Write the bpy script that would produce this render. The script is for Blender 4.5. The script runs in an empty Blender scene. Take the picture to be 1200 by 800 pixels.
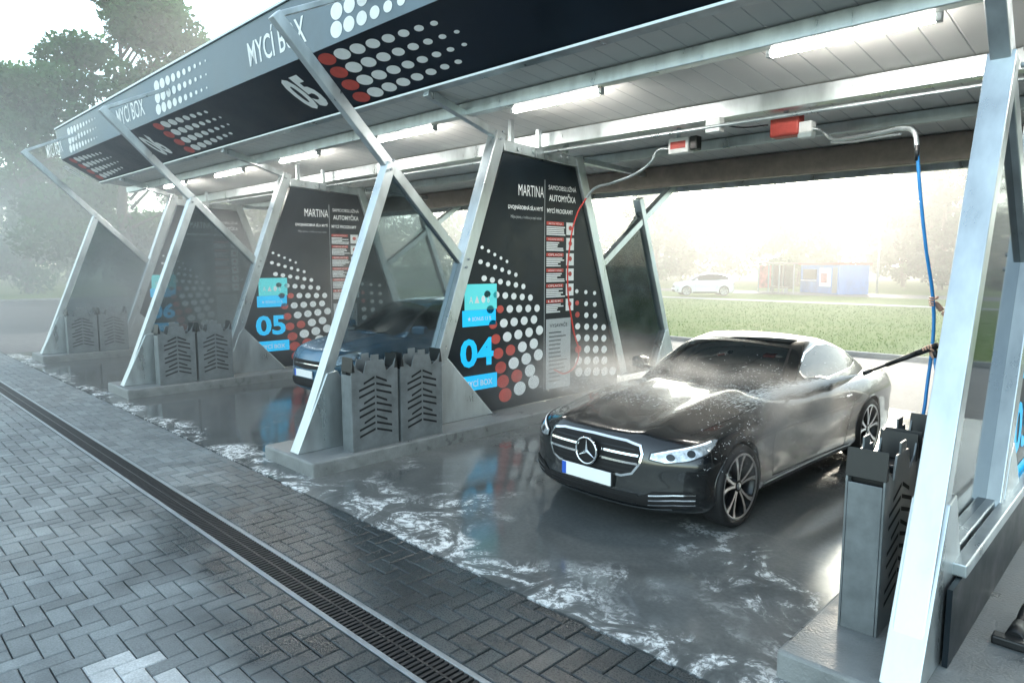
import bpy, bmesh, math, random
import numpy as np
from mathutils import Vector, Matrix
from mathutils.bvhtree import BVHTree
random.seed(4); rng=np.random.default_rng(4)
R=math.radians
scene=bpy.context.scene
COL=scene.collection

# ------------------------------------------------------------ materials
def newmat(name):
    m=bpy.data.materials.new(name); m.use_nodes=True
    nt=m.node_tree; b=nt.nodes.get("Principled BSDF"); return m,nt,b
def mat(name,color,rough=0.5,metal=0.0,var=0.0,vscale=6.0,bump=0.0,bscale=40.0,rvar=0.0,coat=0.0,emis=None,estr=0.0,spec=None,coord='Object',stretch=None):
    m,nt,b=newmat(name)
    b.inputs['Base Color'].default_value=(*color,1); b.inputs['Roughness'].default_value=rough
    b.inputs['Metallic'].default_value=metal
    if coat: b.inputs['Coat Weight'].default_value=coat; b.inputs['Coat Roughness'].default_value=0.03
    if spec is not None: b.inputs['Specular IOR Level'].default_value=spec
    if emis: b.inputs['Emission Color'].default_value=(*emis,1); b.inputs['Emission Strength'].default_value=estr
    if var or rvar or bump:
        tc=nt.nodes.new('ShaderNodeTexCoord'); src=tc.outputs[coord]
        if stretch:
            mp=nt.nodes.new('ShaderNodeMapping'); mp.inputs['Scale'].default_value=stretch
            nt.links.new(src,mp.inputs[0]); src=mp.outputs[0]
        n=nt.nodes.new('ShaderNodeTexNoise'); n.inputs['Scale'].default_value=vscale; n.inputs['Detail'].default_value=6; n.inputs['Roughness'].default_value=.6
        nt.links.new(src,n.inputs['Vector'])
        if var:
            mr=nt.nodes.new('ShaderNodeMapRange'); mr.inputs['From Min'].default_value=.3; mr.inputs['From Max'].default_value=.7
            mr.inputs['To Min'].default_value=1-var; mr.inputs['To Max'].default_value=1+var
            nt.links.new(n.outputs['Fac'],mr.inputs['Value'])
            mx=nt.nodes.new('ShaderNodeVectorMath'); mx.operation='SCALE'; mx.inputs[0].default_value=color
            nt.links.new(mr.outputs[0],mx.inputs['Scale']); nt.links.new(mx.outputs[0],b.inputs['Base Color'])
        if rvar:
            mr=nt.nodes.new('ShaderNodeMapRange'); mr.inputs['From Min'].default_value=.3; mr.inputs['From Max'].default_value=.7
            mr.inputs['To Min'].default_value=max(.02,rough-rvar); mr.inputs['To Max'].default_value=rough+rvar
            nt.links.new(n.outputs['Fac'],mr.inputs['Value']); nt.links.new(mr.outputs[0],b.inputs['Roughness'])
        if bump:
            n2=nt.nodes.new('ShaderNodeTexNoise'); n2.inputs['Scale'].default_value=bscale; n2.inputs['Detail'].default_value=4
            nt.links.new(src,n2.inputs['Vector'])
            bp=nt.nodes.new('ShaderNodeBump'); bp.inputs['Strength'].default_value=bump; bp.inputs['Distance'].default_value=.02
            nt.links.new(n2.outputs['Fac'],bp.inputs['Height']); nt.links.new(bp.outputs[0],b.inputs['Normal'])
    return m

M={}
M['steel']=mat('brushed_aluminium',(.54,.585,.60),.36,.85,var=.18,vscale=5,rvar=.12,stretch=(1,1,.3))
M['steel_dk']=mat('grey_steel',(.30,.33,.35),.42,.6,var=.15,vscale=8,rvar=.1)
M['rack']=mat('rack_sheet',(.19,.21,.22),.42,.45,var=.22,vscale=7,rvar=.12)
M['black']=mat('black_plastic',(.012,.013,.014),.4,var=.2)
M['blackhole']=mat('slot_black',(.006,.006,.007),.8)
M['poster']=mat('poster_black',(.007,.012,.017),.36,var=.25,vscale=3,rvar=.08,spec=.3)
M['fascia']=mat('fascia_navy',(.006,.011,.021),.4,var=.3,vscale=1.2,rvar=.1,spec=.35)
M['fascia2']=mat('fascia_sky_sheen',(.12,.17,.21),.42,var=.25,vscale=.8,rvar=.1)  # pale sky reflection and fog painted into the upper band's base colour
M['white']=mat('white_print',(.82,.84,.84),.5,var=.05,vscale=12)
M['grey_print']=mat('grey_print',(.42,.45,.46),.5,var=.08,vscale=25)
M['red']=mat('red_print',(.50,.065,.05),.5,var=.15,vscale=8)
M['cyan']=mat('cyan_glow_print',(.0,.42,.75),.4,emis=(.0,.5,.9),estr=.5)  # poster print, given a glow of its own through emission
M['green']=mat('green_glow_print',(.10,.60,.62),.4,emis=(.08,.6,.65),estr=.35)  # unlit poster print as well, brightened by added emission
M['concrete']=mat('island_concrete',(.18,.19,.19),.42,var=.4,vscale=3,bump=.3,bscale=60,rvar=.25)
M['kerb']=mat('kerb_concrete',(.30,.30,.29),.8,var=.2,vscale=4,bump=.3)
M['rubber']=mat('tyre_rubber',(.014,.014,.015),.55,var=.2,vscale=20,bump=.2,bscale=80)
M['chrome']=mat('chrome',(.80,.82,.84),.08,1.0)
M['silver']=mat('silver_alloy',(.66,.68,.70),.28,1.0)
M['rimdark']=mat('dark_alloy',(.03,.032,.035),.3,.7)
M['blue_hose']=mat('blue_hose',(.02,.24,.60),.35)
M['red_hose']=mat('red_hose',(.50,.03,.02),.4)
M['skin']=mat('skin',(.55,.33,.24),.5,var=.1,vscale=30)
M['cloth']=mat('dark_jacket',(.02,.022,.028),.8,var=.3,vscale=10,bump=.3,bscale=30)
M['jeans']=mat('jeans',(.03,.045,.08),.85,var=.3,vscale=14,bump=.3,bscale=60)
M['hair']=mat('hair',(.03,.02,.015),.6,bump=.4,bscale=90)
M['lamp']=mat('lamp_tube',(.9,.95,1),.5,emis=(1.0,.95,.88),estr=95)
M['warmbeam']=mat('painted_beam',(.20,.16,.14),.45,.1,var=.2)

def paint(name,color,metal=.0):
    m,nt,b=newmat(name)
    b.inputs['Base Color'].default_value=(*color,1); b.inputs['Roughness'].default_value=.25; b.inputs['Metallic'].default_value=metal
    b.inputs['Coat Weight'].default_value=1; b.inputs['Coat Roughness'].default_value=.03
    tc=nt.nodes.new('ShaderNodeTexCoord')
    v=nt.nodes.new('ShaderNodeTexVoronoi'); v.inputs['Scale'].default_value=75; nt.links.new(tc.outputs['Object'],v.inputs['Vector'])
    n=nt.nodes.new('ShaderNodeTexNoise'); n.inputs['Scale'].default_value=5; n.inputs['Detail'].default_value=8; nt.links.new(tc.outputs['Object'],n.inputs['Vector'])
    mr=nt.nodes.new('ShaderNodeMapRange'); mr.inputs['From Min'].default_value=.5; mr.inputs['From Max'].default_value=.8; mr.inputs['To Min'].default_value=.015; mr.inputs['To Max'].default_value=.10
    nt.links.new(n.outputs['Fac'],mr.inputs['Value']); nt.links.new(mr.outputs[0],b.inputs['Coat Roughness'])
    mr2=nt.nodes.new('ShaderNodeMapRange'); mr2.inputs['From Min'].default_value=.0; mr2.inputs['From Max'].default_value=.35; mr2.inputs['To Min'].default_value=1; mr2.inputs['To Max'].default_value=0
    nt.links.new(v.outputs['Distance'],mr2.inputs['Value'])
    bp=nt.nodes.new('ShaderNodeBump'); bp.inputs['Strength'].default_value=.07; bp.inputs['Distance'].default_value=.002
    nt.links.new(mr2.outputs[0],bp.inputs['Height']); nt.links.new(bp.outputs[0],b.inputs['Coat Normal'])
    return m
M['paint_black']=paint('car_paint_black',(.004,.0055,.007),metal=.0)
M['paint_blue']=paint('car_paint_blue',(.05,.15,.25),metal=.3)
M['paint_white']=paint('car_paint_white',(.6,.62,.63))
M['carglass']=mat('car_glass',(.010,.014,.016),.04,0,spec=.6)
M['lens']=mat('headlamp_lens',(.55,.59,.62),.06,.5,var=.5,vscale=28,coat=1)
M['drl']=mat('headlamp_led',(.9,.93,.95),.1,emis=(.9,.95,1),estr=.8)
M['tail']=mat('tail_lamp',(.35,.01,.01),.1,coat=1)
M['plate']=mat('number_plate',(.82,.84,.84),.4)
M['plateblue']=mat('plate_blue',(.02,.1,.5),.4)

def glass_panel(name,tint,gl=.12):
    m,nt,b=newmat(name); nt.nodes.remove(b)
    out=nt.nodes['Material Output']
    t=nt.nodes.new('ShaderNodeBsdfTransparent'); t.inputs[0].default_value=(*tint,1)
    g=nt.nodes.new('ShaderNodeBsdfGlossy'); g.inputs['Roughness'].default_value=.05; g.inputs[0].default_value=(.8,.85,.88,1)
    f=nt.nodes.new('ShaderNodeFresnel'); f.inputs[0].default_value=1.45
    d=nt.nodes.new('ShaderNodeBsdfDiffuse'); d.inputs[0].default_value=(.5,.55,.56,1)
    n=nt.nodes.new('ShaderNodeTexNoise'); n.inputs['Scale'].default_value=3; n.inputs['Detail'].default_value=8
    tc=nt.nodes.new('ShaderNodeTexCoord'); nt.links.new(tc.outputs['Object'],n.inputs['Vector'])
    mr=nt.nodes.new('ShaderNodeMapRange'); mr.inputs['From Min'].default_value=.4; mr.inputs['From Max'].default_value=.8; mr.inputs['To Min'].default_value=gl*.2; mr.inputs['To Max'].default_value=gl*1.6
    nt.links.new(n.outputs['Fac'],mr.inputs['Value'])
    m1=nt.nodes.new('ShaderNodeMixShader'); nt.links.new(f.outputs[0],m1.inputs[0]); nt.links.new(t.outputs[0],m1.inputs[1]); nt.links.new(g.outputs[0],m1.inputs[2])
    m2=nt.nodes.new('ShaderNodeMixShader'); nt.links.new(mr.outputs[0],m2.inputs[0]); nt.links.new(m1.outputs[0],m2.inputs[1]); nt.links.new(d.outputs[0],m2.inputs[2])
    nt.links.new(m2.outputs[0],out.inputs[0]); return m
M['glass']=glass_panel('tinted_glass',(.50,.55,.57),.07)
M['glass_dark']=glass_panel('dark_glass',(.08,.095,.10),.02)
M['glass_clear']=glass_panel('clear_glass',(.8,.85,.85),.06)

# ------------------------------------------------------------ helpers
def link(o,parent=None):
    COL.objects.link(o)
    if parent is not None: o.parent=parent
    return o
def empty(name,loc=(0,0,0),rz=0):
    o=bpy.data.objects.new(name,None); o.empty_display_size=.2; o.location=loc; o.rotation_euler=(0,0,rz); COL.objects.link(o); return o
def mesh(name,v,f,m=None,parent=None,smooth=False):
    me=bpy.data.meshes.new(name); me.from_pydata([tuple(p) for p in v],[],[tuple(x) for x in f]); me.update()
    if m is not None:
        for mm in (m if isinstance(m,(list,tuple)) else [m]): me.materials.append(mm)
    if smooth: me.polygons.foreach_set('use_smooth',[True]*len(me.polygons))
    o=bpy.data.objects.new(name,me); return link(o,parent)
def bev(o,w=.01,s=2):
    b=o.modifiers.new('b','BEVEL'); b.width=w; b.segments=s; b.limit_method='ANGLE'; b.angle_limit=R(35)
    return o
def box(name,x0,x1,y0,y1,z0,z1,m,parent=None,bevel=0):
    v=[(x0,y0,z0),(x1,y0,z0),(x1,y1,z0),(x0,y1,z0),(x0,y0,z1),(x1,y0,z1),(x1,y1,z1),(x0,y1,z1)]
    f=[(0,3,2,1),(4,5,6,7),(0,1,5,4),(1,2,6,5),(2,3,7,6),(3,0,4,7)]
    o=mesh(name,v,f,m,parent)
    if bevel: bev(o,bevel)
    return o
def prism(name,pts,x0,x1,m,parent=None,bevel=0):
    n=len(pts); v=[(x0,y,z) for y,z in pts]+[(x1,y,z) for y,z in pts]
    f=[tuple(range(n)),tuple(range(2*n-1,n-1,-1))]+[(i,i+n,(i+1)%n+n,(i+1)%n) for i in range(n)]
    o=mesh(name,v,f,m,parent)
    bm=bmesh.new(); bm.from_mesh(o.data); bmesh.ops.recalc_face_normals(bm,faces=bm.faces); bm.to_mesh(o.data); bm.free()
    if bevel: bev(o,bevel)
    return o
def beamyz(name,p,q,w,x0,x1,m,parent=None,bevel=.008):
    d=Vector((q[0]-p[0],q[1]-p[1])).normalized(); n=Vector((-d.y,d.x))*w/2
    pts=[(p[0]+n.x,p[1]+n.y),(q[0]+n.x,q[1]+n.y),(q[0]-n.x,q[1]-n.y),(p[0]-n.x,p[1]-n.y)]
    return prism(name,pts,x0,x1,m,parent,bevel)
def cyl(name,p,q,r,m,parent=None,r2=None,n=20):
    p=Vector(p);q=Vector(q); d=(q-p); L=d.length; r2=r if r2 is None else r2
    rot=d.to_track_quat('Z','Y').to_matrix(); v=[];f=[]
    for i in range(n):
        a=2*math.pi*i/n; v.append(p+rot@Vector((r*math.cos(a),r*math.sin(a),0)))
    for i in range(n):
        a=2*math.pi*i/n; v.append(p+rot@Vector((r2*math.cos(a),r2*math.sin(a),L)))
    f=[(i,(i+1)%n,(i+1)%n+n,i+n) for i in range(n)]+[tuple(range(n-1,-1,-1)),tuple(range(n,2*n))]
    o=mesh(name,v,f,m,parent)
    for i,pl in enumerate(o.data.polygons): pl.use_smooth=i<n
    return o
def tube(name,pts,r,m,parent=None,smooth=True):
    cu=bpy.data.curves.new(name,'CURVE'); cu.dimensions='3D'; cu.bevel_depth=r; cu.bevel_resolution=3; cu.use_fill_caps=True
    if smooth:
        s=cu.splines.new('BEZIER'); s.bezier_points.add(len(pts)-1)
        for b,p in zip(s.bezier_points,pts): b.co=p; b.handle_left_type=b.handle_right_type='AUTO'
    else:
        s=cu.splines.new('POLY'); s.points.add(len(pts)-1)
        for b,p in zip(s.points,pts): b.co=(*p,1)
    cu.materials.append(m); return link(bpy.data.objects.new(name,cu),parent)
class Frame:
    def __init__(s,O,ex,ey): s.O=Vector(O); s.ex=Vector(ex).normalized(); s.ey=Vector(ey).normalized(); s.ez=s.ex.cross(s.ey)
    def P(s,x,y,o=0): return s.O+s.ex*x+s.ey*y+s.ez*o
def rects(name,fr,rs,o,m,parent):
    v=[];f=[]
    for x0,y0,x1,y1 in rs:
        k=len(v); v+=[fr.P(x0,y0,o),fr.P(x1,y0,o),fr.P(x1,y1,o),fr.P(x0,y1,o)]; f.append((k,k+1,k+2,k+3))
    return mesh(name,v,f,m,parent)
def discs(name,fr,ds,o,m,parent):
    v=[];f=[]
    for x,y,rx,ry in ds:
        k=len(v)
        for i in range(22):
            a=2*math.pi*i/22; v.append(fr.P(x+rx*math.cos(a),y+ry*math.sin(a),o))
        f.append(tuple(range(k,k+22)))
    return mesh(name,v,f,m,parent)
def text(body,fr,x,y,w,h,o,m,parent,name='lettering',bold=0.0):
    cu=bpy.data.curves.new(name,'FONT'); cu.body=body; cu.align_x='CENTER'; cu.align_y='CENTER'; cu.offset=bold; cu.resolution_u=3
    ob=bpy.data.objects.new(name,cu); COL.objects.link(ob)
    bpy.context.view_layer.update(); dg=bpy.context.evaluated_depsgraph_get()
    me=bpy.data.meshes.new_from_object(ob.evaluated_get(dg)); bpy.data.objects.remove(ob)
    co=np.array([v.co[:] for v in me.vertices]); mn=co.min(0); mx=co.max(0)
    sx=w/(mx[0]-mn[0]); sy=h/(mx[1]-mn[1]); cx=(mx[0]+mn[0])/2; cy=(mx[1]+mn[1])/2
    for v in me.vertices: v.co=fr.P(x+(v.co.x-cx)*sx,y+(v.co.y-cy)*sy,o)
    me.materials.clear(); me.materials.append(m)
    return link(bpy.data.objects.new(name,me),parent)

# ------------------------------------------------------------ ground
def node_ground(name,fn):
    m,nt,b=newmat(name); fn(nt,b); return m
def noise(nt,src,scale,detail=6,dist=0,rough=.6):
    n=nt.nodes.new('ShaderNodeTexNoise'); n.inputs['Scale'].default_value=scale; n.inputs['Detail'].default_value=detail; n.inputs['Distortion'].default_value=dist; n.inputs['Roughness'].default_value=rough
    nt.links.new(src,n.inputs['Vector']); return n.outputs['Fac']
def rng_(nt,src,a,b,c,d,clamp=True,smooth=False):
    n=nt.nodes.new('ShaderNodeMapRange'); n.clamp=clamp
    if smooth: n.interpolation_type='SMOOTHSTEP'
    for i,v in enumerate((a,b,c,d)): n.inputs[i+1].default_value=v
    nt.links.new(src,n.inputs[0]); return n.outputs[0]
def mth(nt,op,a,b=None):
    n=nt.nodes.new('ShaderNodeMath'); n.operation=op
    for i,x in enumerate((a,b)):
        if x is None: continue
        if isinstance(x,(int,float)): n.inputs[i].default_value=x
        else: nt.links.new(x,n.inputs[i])
    return n.outputs[0]
def mixc(nt,f,a,b,mode='MIX'):
    n=nt.nodes.new('ShaderNodeMix'); n.data_type='RGBA'; n.blend_type=mode
    if isinstance(f,(int,float)): n.inputs[0].default_value=f
    else: nt.links.new(f,n.inputs[0])
    for i,x in ((6,a),(7,b)):
        if isinstance(x,tuple): n.inputs[i].default_value=(*x,1)
        else: nt.links.new(x,n.inputs[i])
    return n.outputs[2]
def geo(nt):
    g=nt.nodes.new('ShaderNodeNewGeometry'); s=nt.nodes.new('ShaderNodeSeparateXYZ'); nt.links.new(g.outputs['Position'],s.inputs[0]); return g.outputs['Position'],s.outputs[0],s.outputs[1]

def g_grass(nt,b):
    p,x,y=geo(nt); n1=noise(nt,p,.15); n2=noise(nt,p,6)
    c=mixc(nt,rng_(nt,n1,.35,.65,0,1),(.10,.18,.035),(.16,.21,.06)); c=mixc(nt,rng_(nt,n2,.3,.7,0,.5),c,(.07,.12,.025))
    nt.links.new(c,b.inputs['Base Color']); b.inputs['Roughness'].default_value=.9; b.inputs['Specular IOR Level'].default_value=.1
def g_asphalt(nt,b):
    p,x,y=geo(nt); n1=noise(nt,p,.4); n2=noise(nt,p,60)
    c=mixc(nt,rng_(nt,n1,.3,.7,0,1),(.06,.065,.07),(.10,.105,.105)); c=mixc(nt,rng_(nt,n2,.3,.7,0,.5),c,(.03,.03,.03))
    nt.links.new(c,b.inputs['Base Color']); b.inputs['Roughness'].default_value=.6
def g_pavefar(nt,b):
    p,x,y=geo(nt)
    br=nt.nodes.new('ShaderNodeTexBrick'); nt.links.new(p,br.inputs['Vector']); br.inputs['Scale'].default_value=1
    br.inputs['Brick Width'].default_value=.24; br.inputs['Row Height'].default_value=.12; br.inputs['Mortar Size'].default_value=.006
    br.inputs['Color1'].default_value=(.15,.145,.14,1); br.inputs['Color2'].default_value=(.22,.21,.20,1); br.inputs['Mortar'].default_value=(.05,.05,.05,1)
    n1=noise(nt,p,.5); c=mixc(nt,rng_(nt,n1,.3,.7,0,.6),br.outputs['Color'],(.10,.10,.10))
    nt.links.new(c,b.inputs['Base Color']); b.inputs['Roughness'].default_value=.7
def g_paver(nt,b):
    p,x,y=geo(nt); at=nt.nodes.new('ShaderNodeAttribute'); at.attribute_name='Col'
    n1=noise(nt,p,.9,8,.4); n2=noise(nt,p,90,3); n3=noise(nt,p,2.5,8,.4)
    wx=rng_(nt,x,-9,-3.5,0,1,smooth=True); wy=rng_(nt,y,.8,2.6,0,1,smooth=True)
    wm=mth(nt,'ADD',mth(nt,'MULTIPLY',wx,wy),mth(nt,'MULTIPLY',mth(nt,'SUBTRACT',n1,.5),1.6))
    wet=rng_(nt,wm,.1,.6,0,1,smooth=True)
    c=mixc(nt,rng_(nt,n2,.35,.75,0,.45),at.outputs['Color'],(.05,.055,.06))
    c=mixc(nt,rng_(nt,n3,.42,.72,0,.6),c,(.08,.088,.093))
    dk=mixc(nt,1.0,c,(.17,.205,.22),'MULTIPLY')
    c=mixc(nt,wet,c,dk)
    nt.links.new(c,b.inputs['Base Color'])
    rr=rng_(nt,wet,0,1,.5,.27); rr=mth(nt,'ADD',rr,rng_(nt,n2,.3,.7,-.08,.12)); nt.links.new(rr,b.inputs['Roughness'])
    bp=nt.nodes.new('ShaderNodeBump'); bp.inputs['Strength'].default_value=.35; bp.inputs['Distance'].default_value=.004; nt.links.new(n2,bp.inputs['Height']); nt.links.new(bp.outputs[0],b.inputs['Normal'])
def g_slab(nt,b):
    p,x,y=geo(nt)
    n1=noise(nt,p,.7,8,.6); n2=noise(nt,p,30,4); n3=noise(nt,p,2.2,9,1.6,.70); n4=noise(nt,p,15,8,.8,.75); n5=noise(nt,p,.55,3,.3)
    base=mixc(nt,rng_(nt,n1,.3,.7,0,1),(.075,.082,.083),(.18,.185,.18)); base=mixc(nt,rng_(nt,n2,.3,.7,0,.35),base,(.05,.055,.055))
    loc=rng_(nt,x,-8.0,-6.6,-.10,0)
    edge=rng_(nt,y,3.12,3.5,.16,.0); mid=rng_(nt,y,3.3,6.0,.08,-.10)
    patch=rng_(nt,mth(nt,'ADD',mth(nt,'ADD',mth(nt,'ADD',n5,edge),mid),loc),.51,.66,0,1,smooth=True)
    film=mth(nt,'MULTIPLY',rng_(nt,n3,.48,.58,0,1,smooth=True),rng_(nt,n4,.42,.58,0,1,smooth=True))
    ridge=rng_(nt,mth(nt,'ABSOLUTE',mth(nt,'SUBTRACT',n3,.52)),.0,.018,1,0)
    fine=mth(nt,'MULTIPLY',ridge,rng_(nt,n4,.46,.56,0,.8))
    milky=mth(nt,'MULTIPLY',rng_(nt,n3,.40,.62,0,.20,smooth=True),patch)
    foam=mth(nt,'MULTIPLY',mth(nt,'MAXIMUM',film,fine),patch)
    c=mixc(nt,milky,base,(.7,.73,.74)); c=mixc(nt,foam,c,(.85,.87,.87)); nt.links.new(c,b.inputs['Base Color'])
    rr=mth(nt,'ADD',rng_(nt,n1,.38,.62,.03,.20),mth(nt,'MULTIPLY',foam,.5)); nt.links.new(rr,b.inputs['Roughness'])
    bp=nt.nodes.new('ShaderNodeBump'); bp.inputs['Strength'].default_value=.10; bp.inputs['Distance'].default_value=.004
    nt.links.new(mth(nt,'ADD',n2,mth(nt,'MULTIPLY',foam,1.5)),bp.inputs['Height']); nt.links.new(bp.outputs[0],b.inputs['Normal'])
Mgrass=node_ground('grass_ground',g_grass); Masph=node_ground('asphalt',g_asphalt); Mpf=node_ground('block_paving_far',g_pavefar)
Mpaver=node_ground('concrete_pavers',g_paver); Mslab=node_ground('wet_concrete',g_slab)
def sheet(name,rs,z,m):
    v=[];f=[]
    for x0,x1,y0,y1 in rs:
        k=len(v); v+=[(x0,y0,z),(x1,y0,z),(x1,y1,z),(x0,y1,z)]; f.append((k,k+1,k+2,k+3))
    return mesh(name,v,f,m)
sheet('ground',[(-900,900,-900,900)],-.06,Mgrass)
sheet('paving_base',[(-26,8,-5,3.1)],-.022,mat('joint_sand',(.035,.035,.034),.9,var=.3,vscale=30))
sheet('rear_paving',[(-26,40,11.25,17.2),(8,40,-60,11.25),(-26,8,-60,-5),(-26,-20.4,3.1,11.25)],-.004,Mpf)
sheet('asphalt_yard',[(-50,-26,-60,17.2)],-.006,Masph)
sheet('road',[(-120,60,50,56)],-.03,Masph)
sheet('footpath',[(-120,60,40,41.5)],-.034,M['kerb'])
box('kerb',-50,40,17.2,17.36,-.06,.10,M['kerb'],bevel=.015)
box('kerb',-50.15,-50,-60,17.36,-.06,.10,M['kerb'],bevel=.015)
box('wash_floor',-20.4,7.9,3.1,11.25,-.3,.0,Mslab)
U=.12; bv=[];bf=[];bc=[]
def brick(x0,x1,y0,y1):
    g=.003;c=.006; x0+=g;x1-=g;y0+=g;y1-=g
    if x1-x0<.02 or y1-y0<.02: return
    z=random.uniform(-.002,.002); k=len(bv); tz=[random.uniform(-.0018,.0018) for _ in range(4)]
    P=[(x0,y0),(x1,y0),(x1,y1),(x0,y1)]; I=[(x0+c,y0+c),(x1-c,y0+c),(x1-c,y1-c),(x0+c,y1-c)]
    for q in P: bv.append((*q,-.03))
    for q,t in zip(P,tz): bv.append((*q,z+t-.006))
    for q,t in zip(I,tz): bv.append((*q,z+t))
    for i in range(4):
        j=(i+1)%4; bf.append((k+i,k+j,k+4+j,k+4+i)); bf.append((k+4+i,k+4+j,k+8+j,k+8+i))
    bf.append((k+8,k+9,k+10,k+11))
    s=random.gauss(1,.15)*.24; cx=(x0+x1)/2; cy=(y0+y1)/2
    col=(s*.90,s*1.0,s*1.02,1)
    if abs(cy-1.1-.02*cx)<.17 and -4.05<cx<-3.45: col=(.62,.64,.64,1)
    bc.extend([col]*12)
for (ya,yb) in ((-4.2,2.02),(2.30,3.085)):
    for ix in range(int(-26/U),int(7.9/U)):
        for iy in range(int(-4.4/U),int(3.2/U)+1):
            d=(ix-iy)%4
            if d==0: X0,X1,Y0,Y1=ix*U,(ix+2)*U,iy*U,(iy+1)*U
            elif d==3: X0,X1,Y0,Y1=ix*U,(ix+1)*U,iy*U,(iy+2)*U
            else: continue
            Y0=max(Y0,ya);Y1=min(Y1,yb)
            if Y1-Y0>.02: brick(X0,X1,Y0,Y1)
pv=mesh('block_paving',bv,bf,Mpaver)
ca=pv.data.color_attributes.new('Col','FLOAT_COLOR','POINT'); ca.data.foreach_set('color',np.array(bc,dtype=np.float32).ravel())
dr=empty('drain_channel')
box('side_a',-26,7.9,2.025,2.06,-.05,.001,M['steel_dk'],dr,.004); box('side_b',-26,7.9,2.26,2.295,-.05,.001,M['steel_dk'],dr,.004)
box('channel_bottom',-26,7.9,2.06,2.26,-.05,-.021,M['blackhole'],dr)
v=[];f=[]
x=-26
while x<7.9:
    k=len(v); x1=x+.022
    v+=[(x,2.062,-.018),(x1,2.062,-.018),(x1,2.258,-.018),(x,2.258,-.018),(x,2.062,-.002),(x1,2.062,-.002),(x1,2.258,-.002),(x,2.258,-.002)]
    f+=[(k+4,k+5,k+6,k+7),(k,k+1,k+5,k+4),(k+1,k+2,k+6,k+5),(k+2,k+3,k+7,k+6),(k+3,k,k+4,k+7)]; x+=.04
mesh('grating',v,f,mat('cast_iron',(.03,.031,.033),.5,.5,var=.3,vscale=20),dr)
box('grating_rail',-26,7.9,2.153,2.167,-.018,.0,M['black'],dr)

# ------------------------------------------------------------ canopy
PITCH=5.83; WX=[-.82+5.83,-.82,-.82-PITCH,-.82-2*PITCH,-.82-3*PITCH]
def cz(y): return 4.24-.1*(y-5.3)
can=empty('wash_canopy')
XL,XR=-19.9,6.4
def g_ceil(nt,b):
    p,x,y=geo(nt); n1=noise(nt,p,1.2)
    w=nt.nodes.new('ShaderNodeMath'); w.operation='PINGPONG'; nt.links.new(x,w.inputs[0]); w.inputs[1].default_value=.125
    g=rng_(nt,w.outputs[0],0,.010,0,1)
    c=mixc(nt,rng_(nt,n1,.3,.7,0,.4),(.70,.70,.67),(.56,.58,.56)); c=mixc(nt,g,(.40,.41,.41),c)
    nt.links.new(c,b.inputs['Base Color']); b.inputs['Roughness'].default_value=.45
    bp=nt.nodes.new('ShaderNodeBump'); bp.inputs['Distance'].default_value=.01; bp.inputs['Strength'].default_value=.6; nt.links.new(g,bp.inputs['Height']); nt.links.new(bp.outputs[0],b.inputs['Normal'])
M['ceil']=node_ground('ceiling_panels',g_ceil)
FY,FZ=4.48,4.71; TY,TZ=4.40,5.40
prism('roof_panel',[(5.3,cz(5.3)),(11.2,cz(11.2)),(11.2,cz(11.2)+.12),(5.3,cz(5.3)+.12)],XL,XR,M['ceil'],can)
prism('front_soffit',[(5.296,4.25),(FY,FZ),(FY+.05,FZ+.06),(5.296,4.36)],XL,XR,M['fascia'],can)
prism('front_fascia',[(FY-.003,FZ+.004),(TY,TZ),(TY+.05,TZ),(FY+.047,FZ+.064)],XL,XR,M['fascia2'],can)
prism('roof_top',[(TY+.055,TZ-.05),(11.25,cz(11.2)+.14),(11.25,cz(11.2)+.2),(TY+.055,TZ+.01)],XL,XR,M['steel_dk'],can)
prism('edge_trim_front',[(TY-.03,TZ+.004),(TY+.08,TZ+.012),(TY+.08,TZ+.05),(TY-.03,TZ+.04)],XL,XR,M['steel'],can,.004)
prism('edge_trim_soffit',[(5.26,4.215),(5.36,4.19),(5.36,4.235),(5.26,4.245)],XL,XR,M['steel'],can,.004)
for i,(y,w,h,mm) in enumerate([(5.95,.13,.16,'steel'),(7.5,.14,.20,'steel'),(8.9,.1,.14,'steel'),(10.0,.16,.34,'warmbeam'),(11.1,.1,.2,'steel')]):
    box('purlin_%d'%i,XL,XR,y-w/2,y+w/2,cz(y)-h-.002,cz(y)-.012,M[mm],can,.008)
tube('rail',[(XL,7.35,3.72),(XR,7.35,3.72)],.022,M['steel'],can,False)
tube('cable',[(XL,7.62,3.86),(-12,7.62,3.83),(-6,7.62,3.86),(0,7.62,3.84),(XR,7.62,3.86)],.010,M['black'],can)
prism('gable_end',[(TY,TZ),(FY,FZ),(5.3,4.24),(11.2,cz(11.2)-.01),(11.2,cz(11.2)+.2)],XL-.03,XL-.003,M['steel'],can)
lo=Frame((0,5.296,4.25),(1,0,0),(0,FY-5.296,FZ-4.25)); LH=math.hypot(FY-5.296,FZ-4.25); hi=Frame((0,FY-.003,FZ+.004),(1,0,0),(0,TY-FY,TZ-FZ)); HH=TZ-FZ
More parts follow.
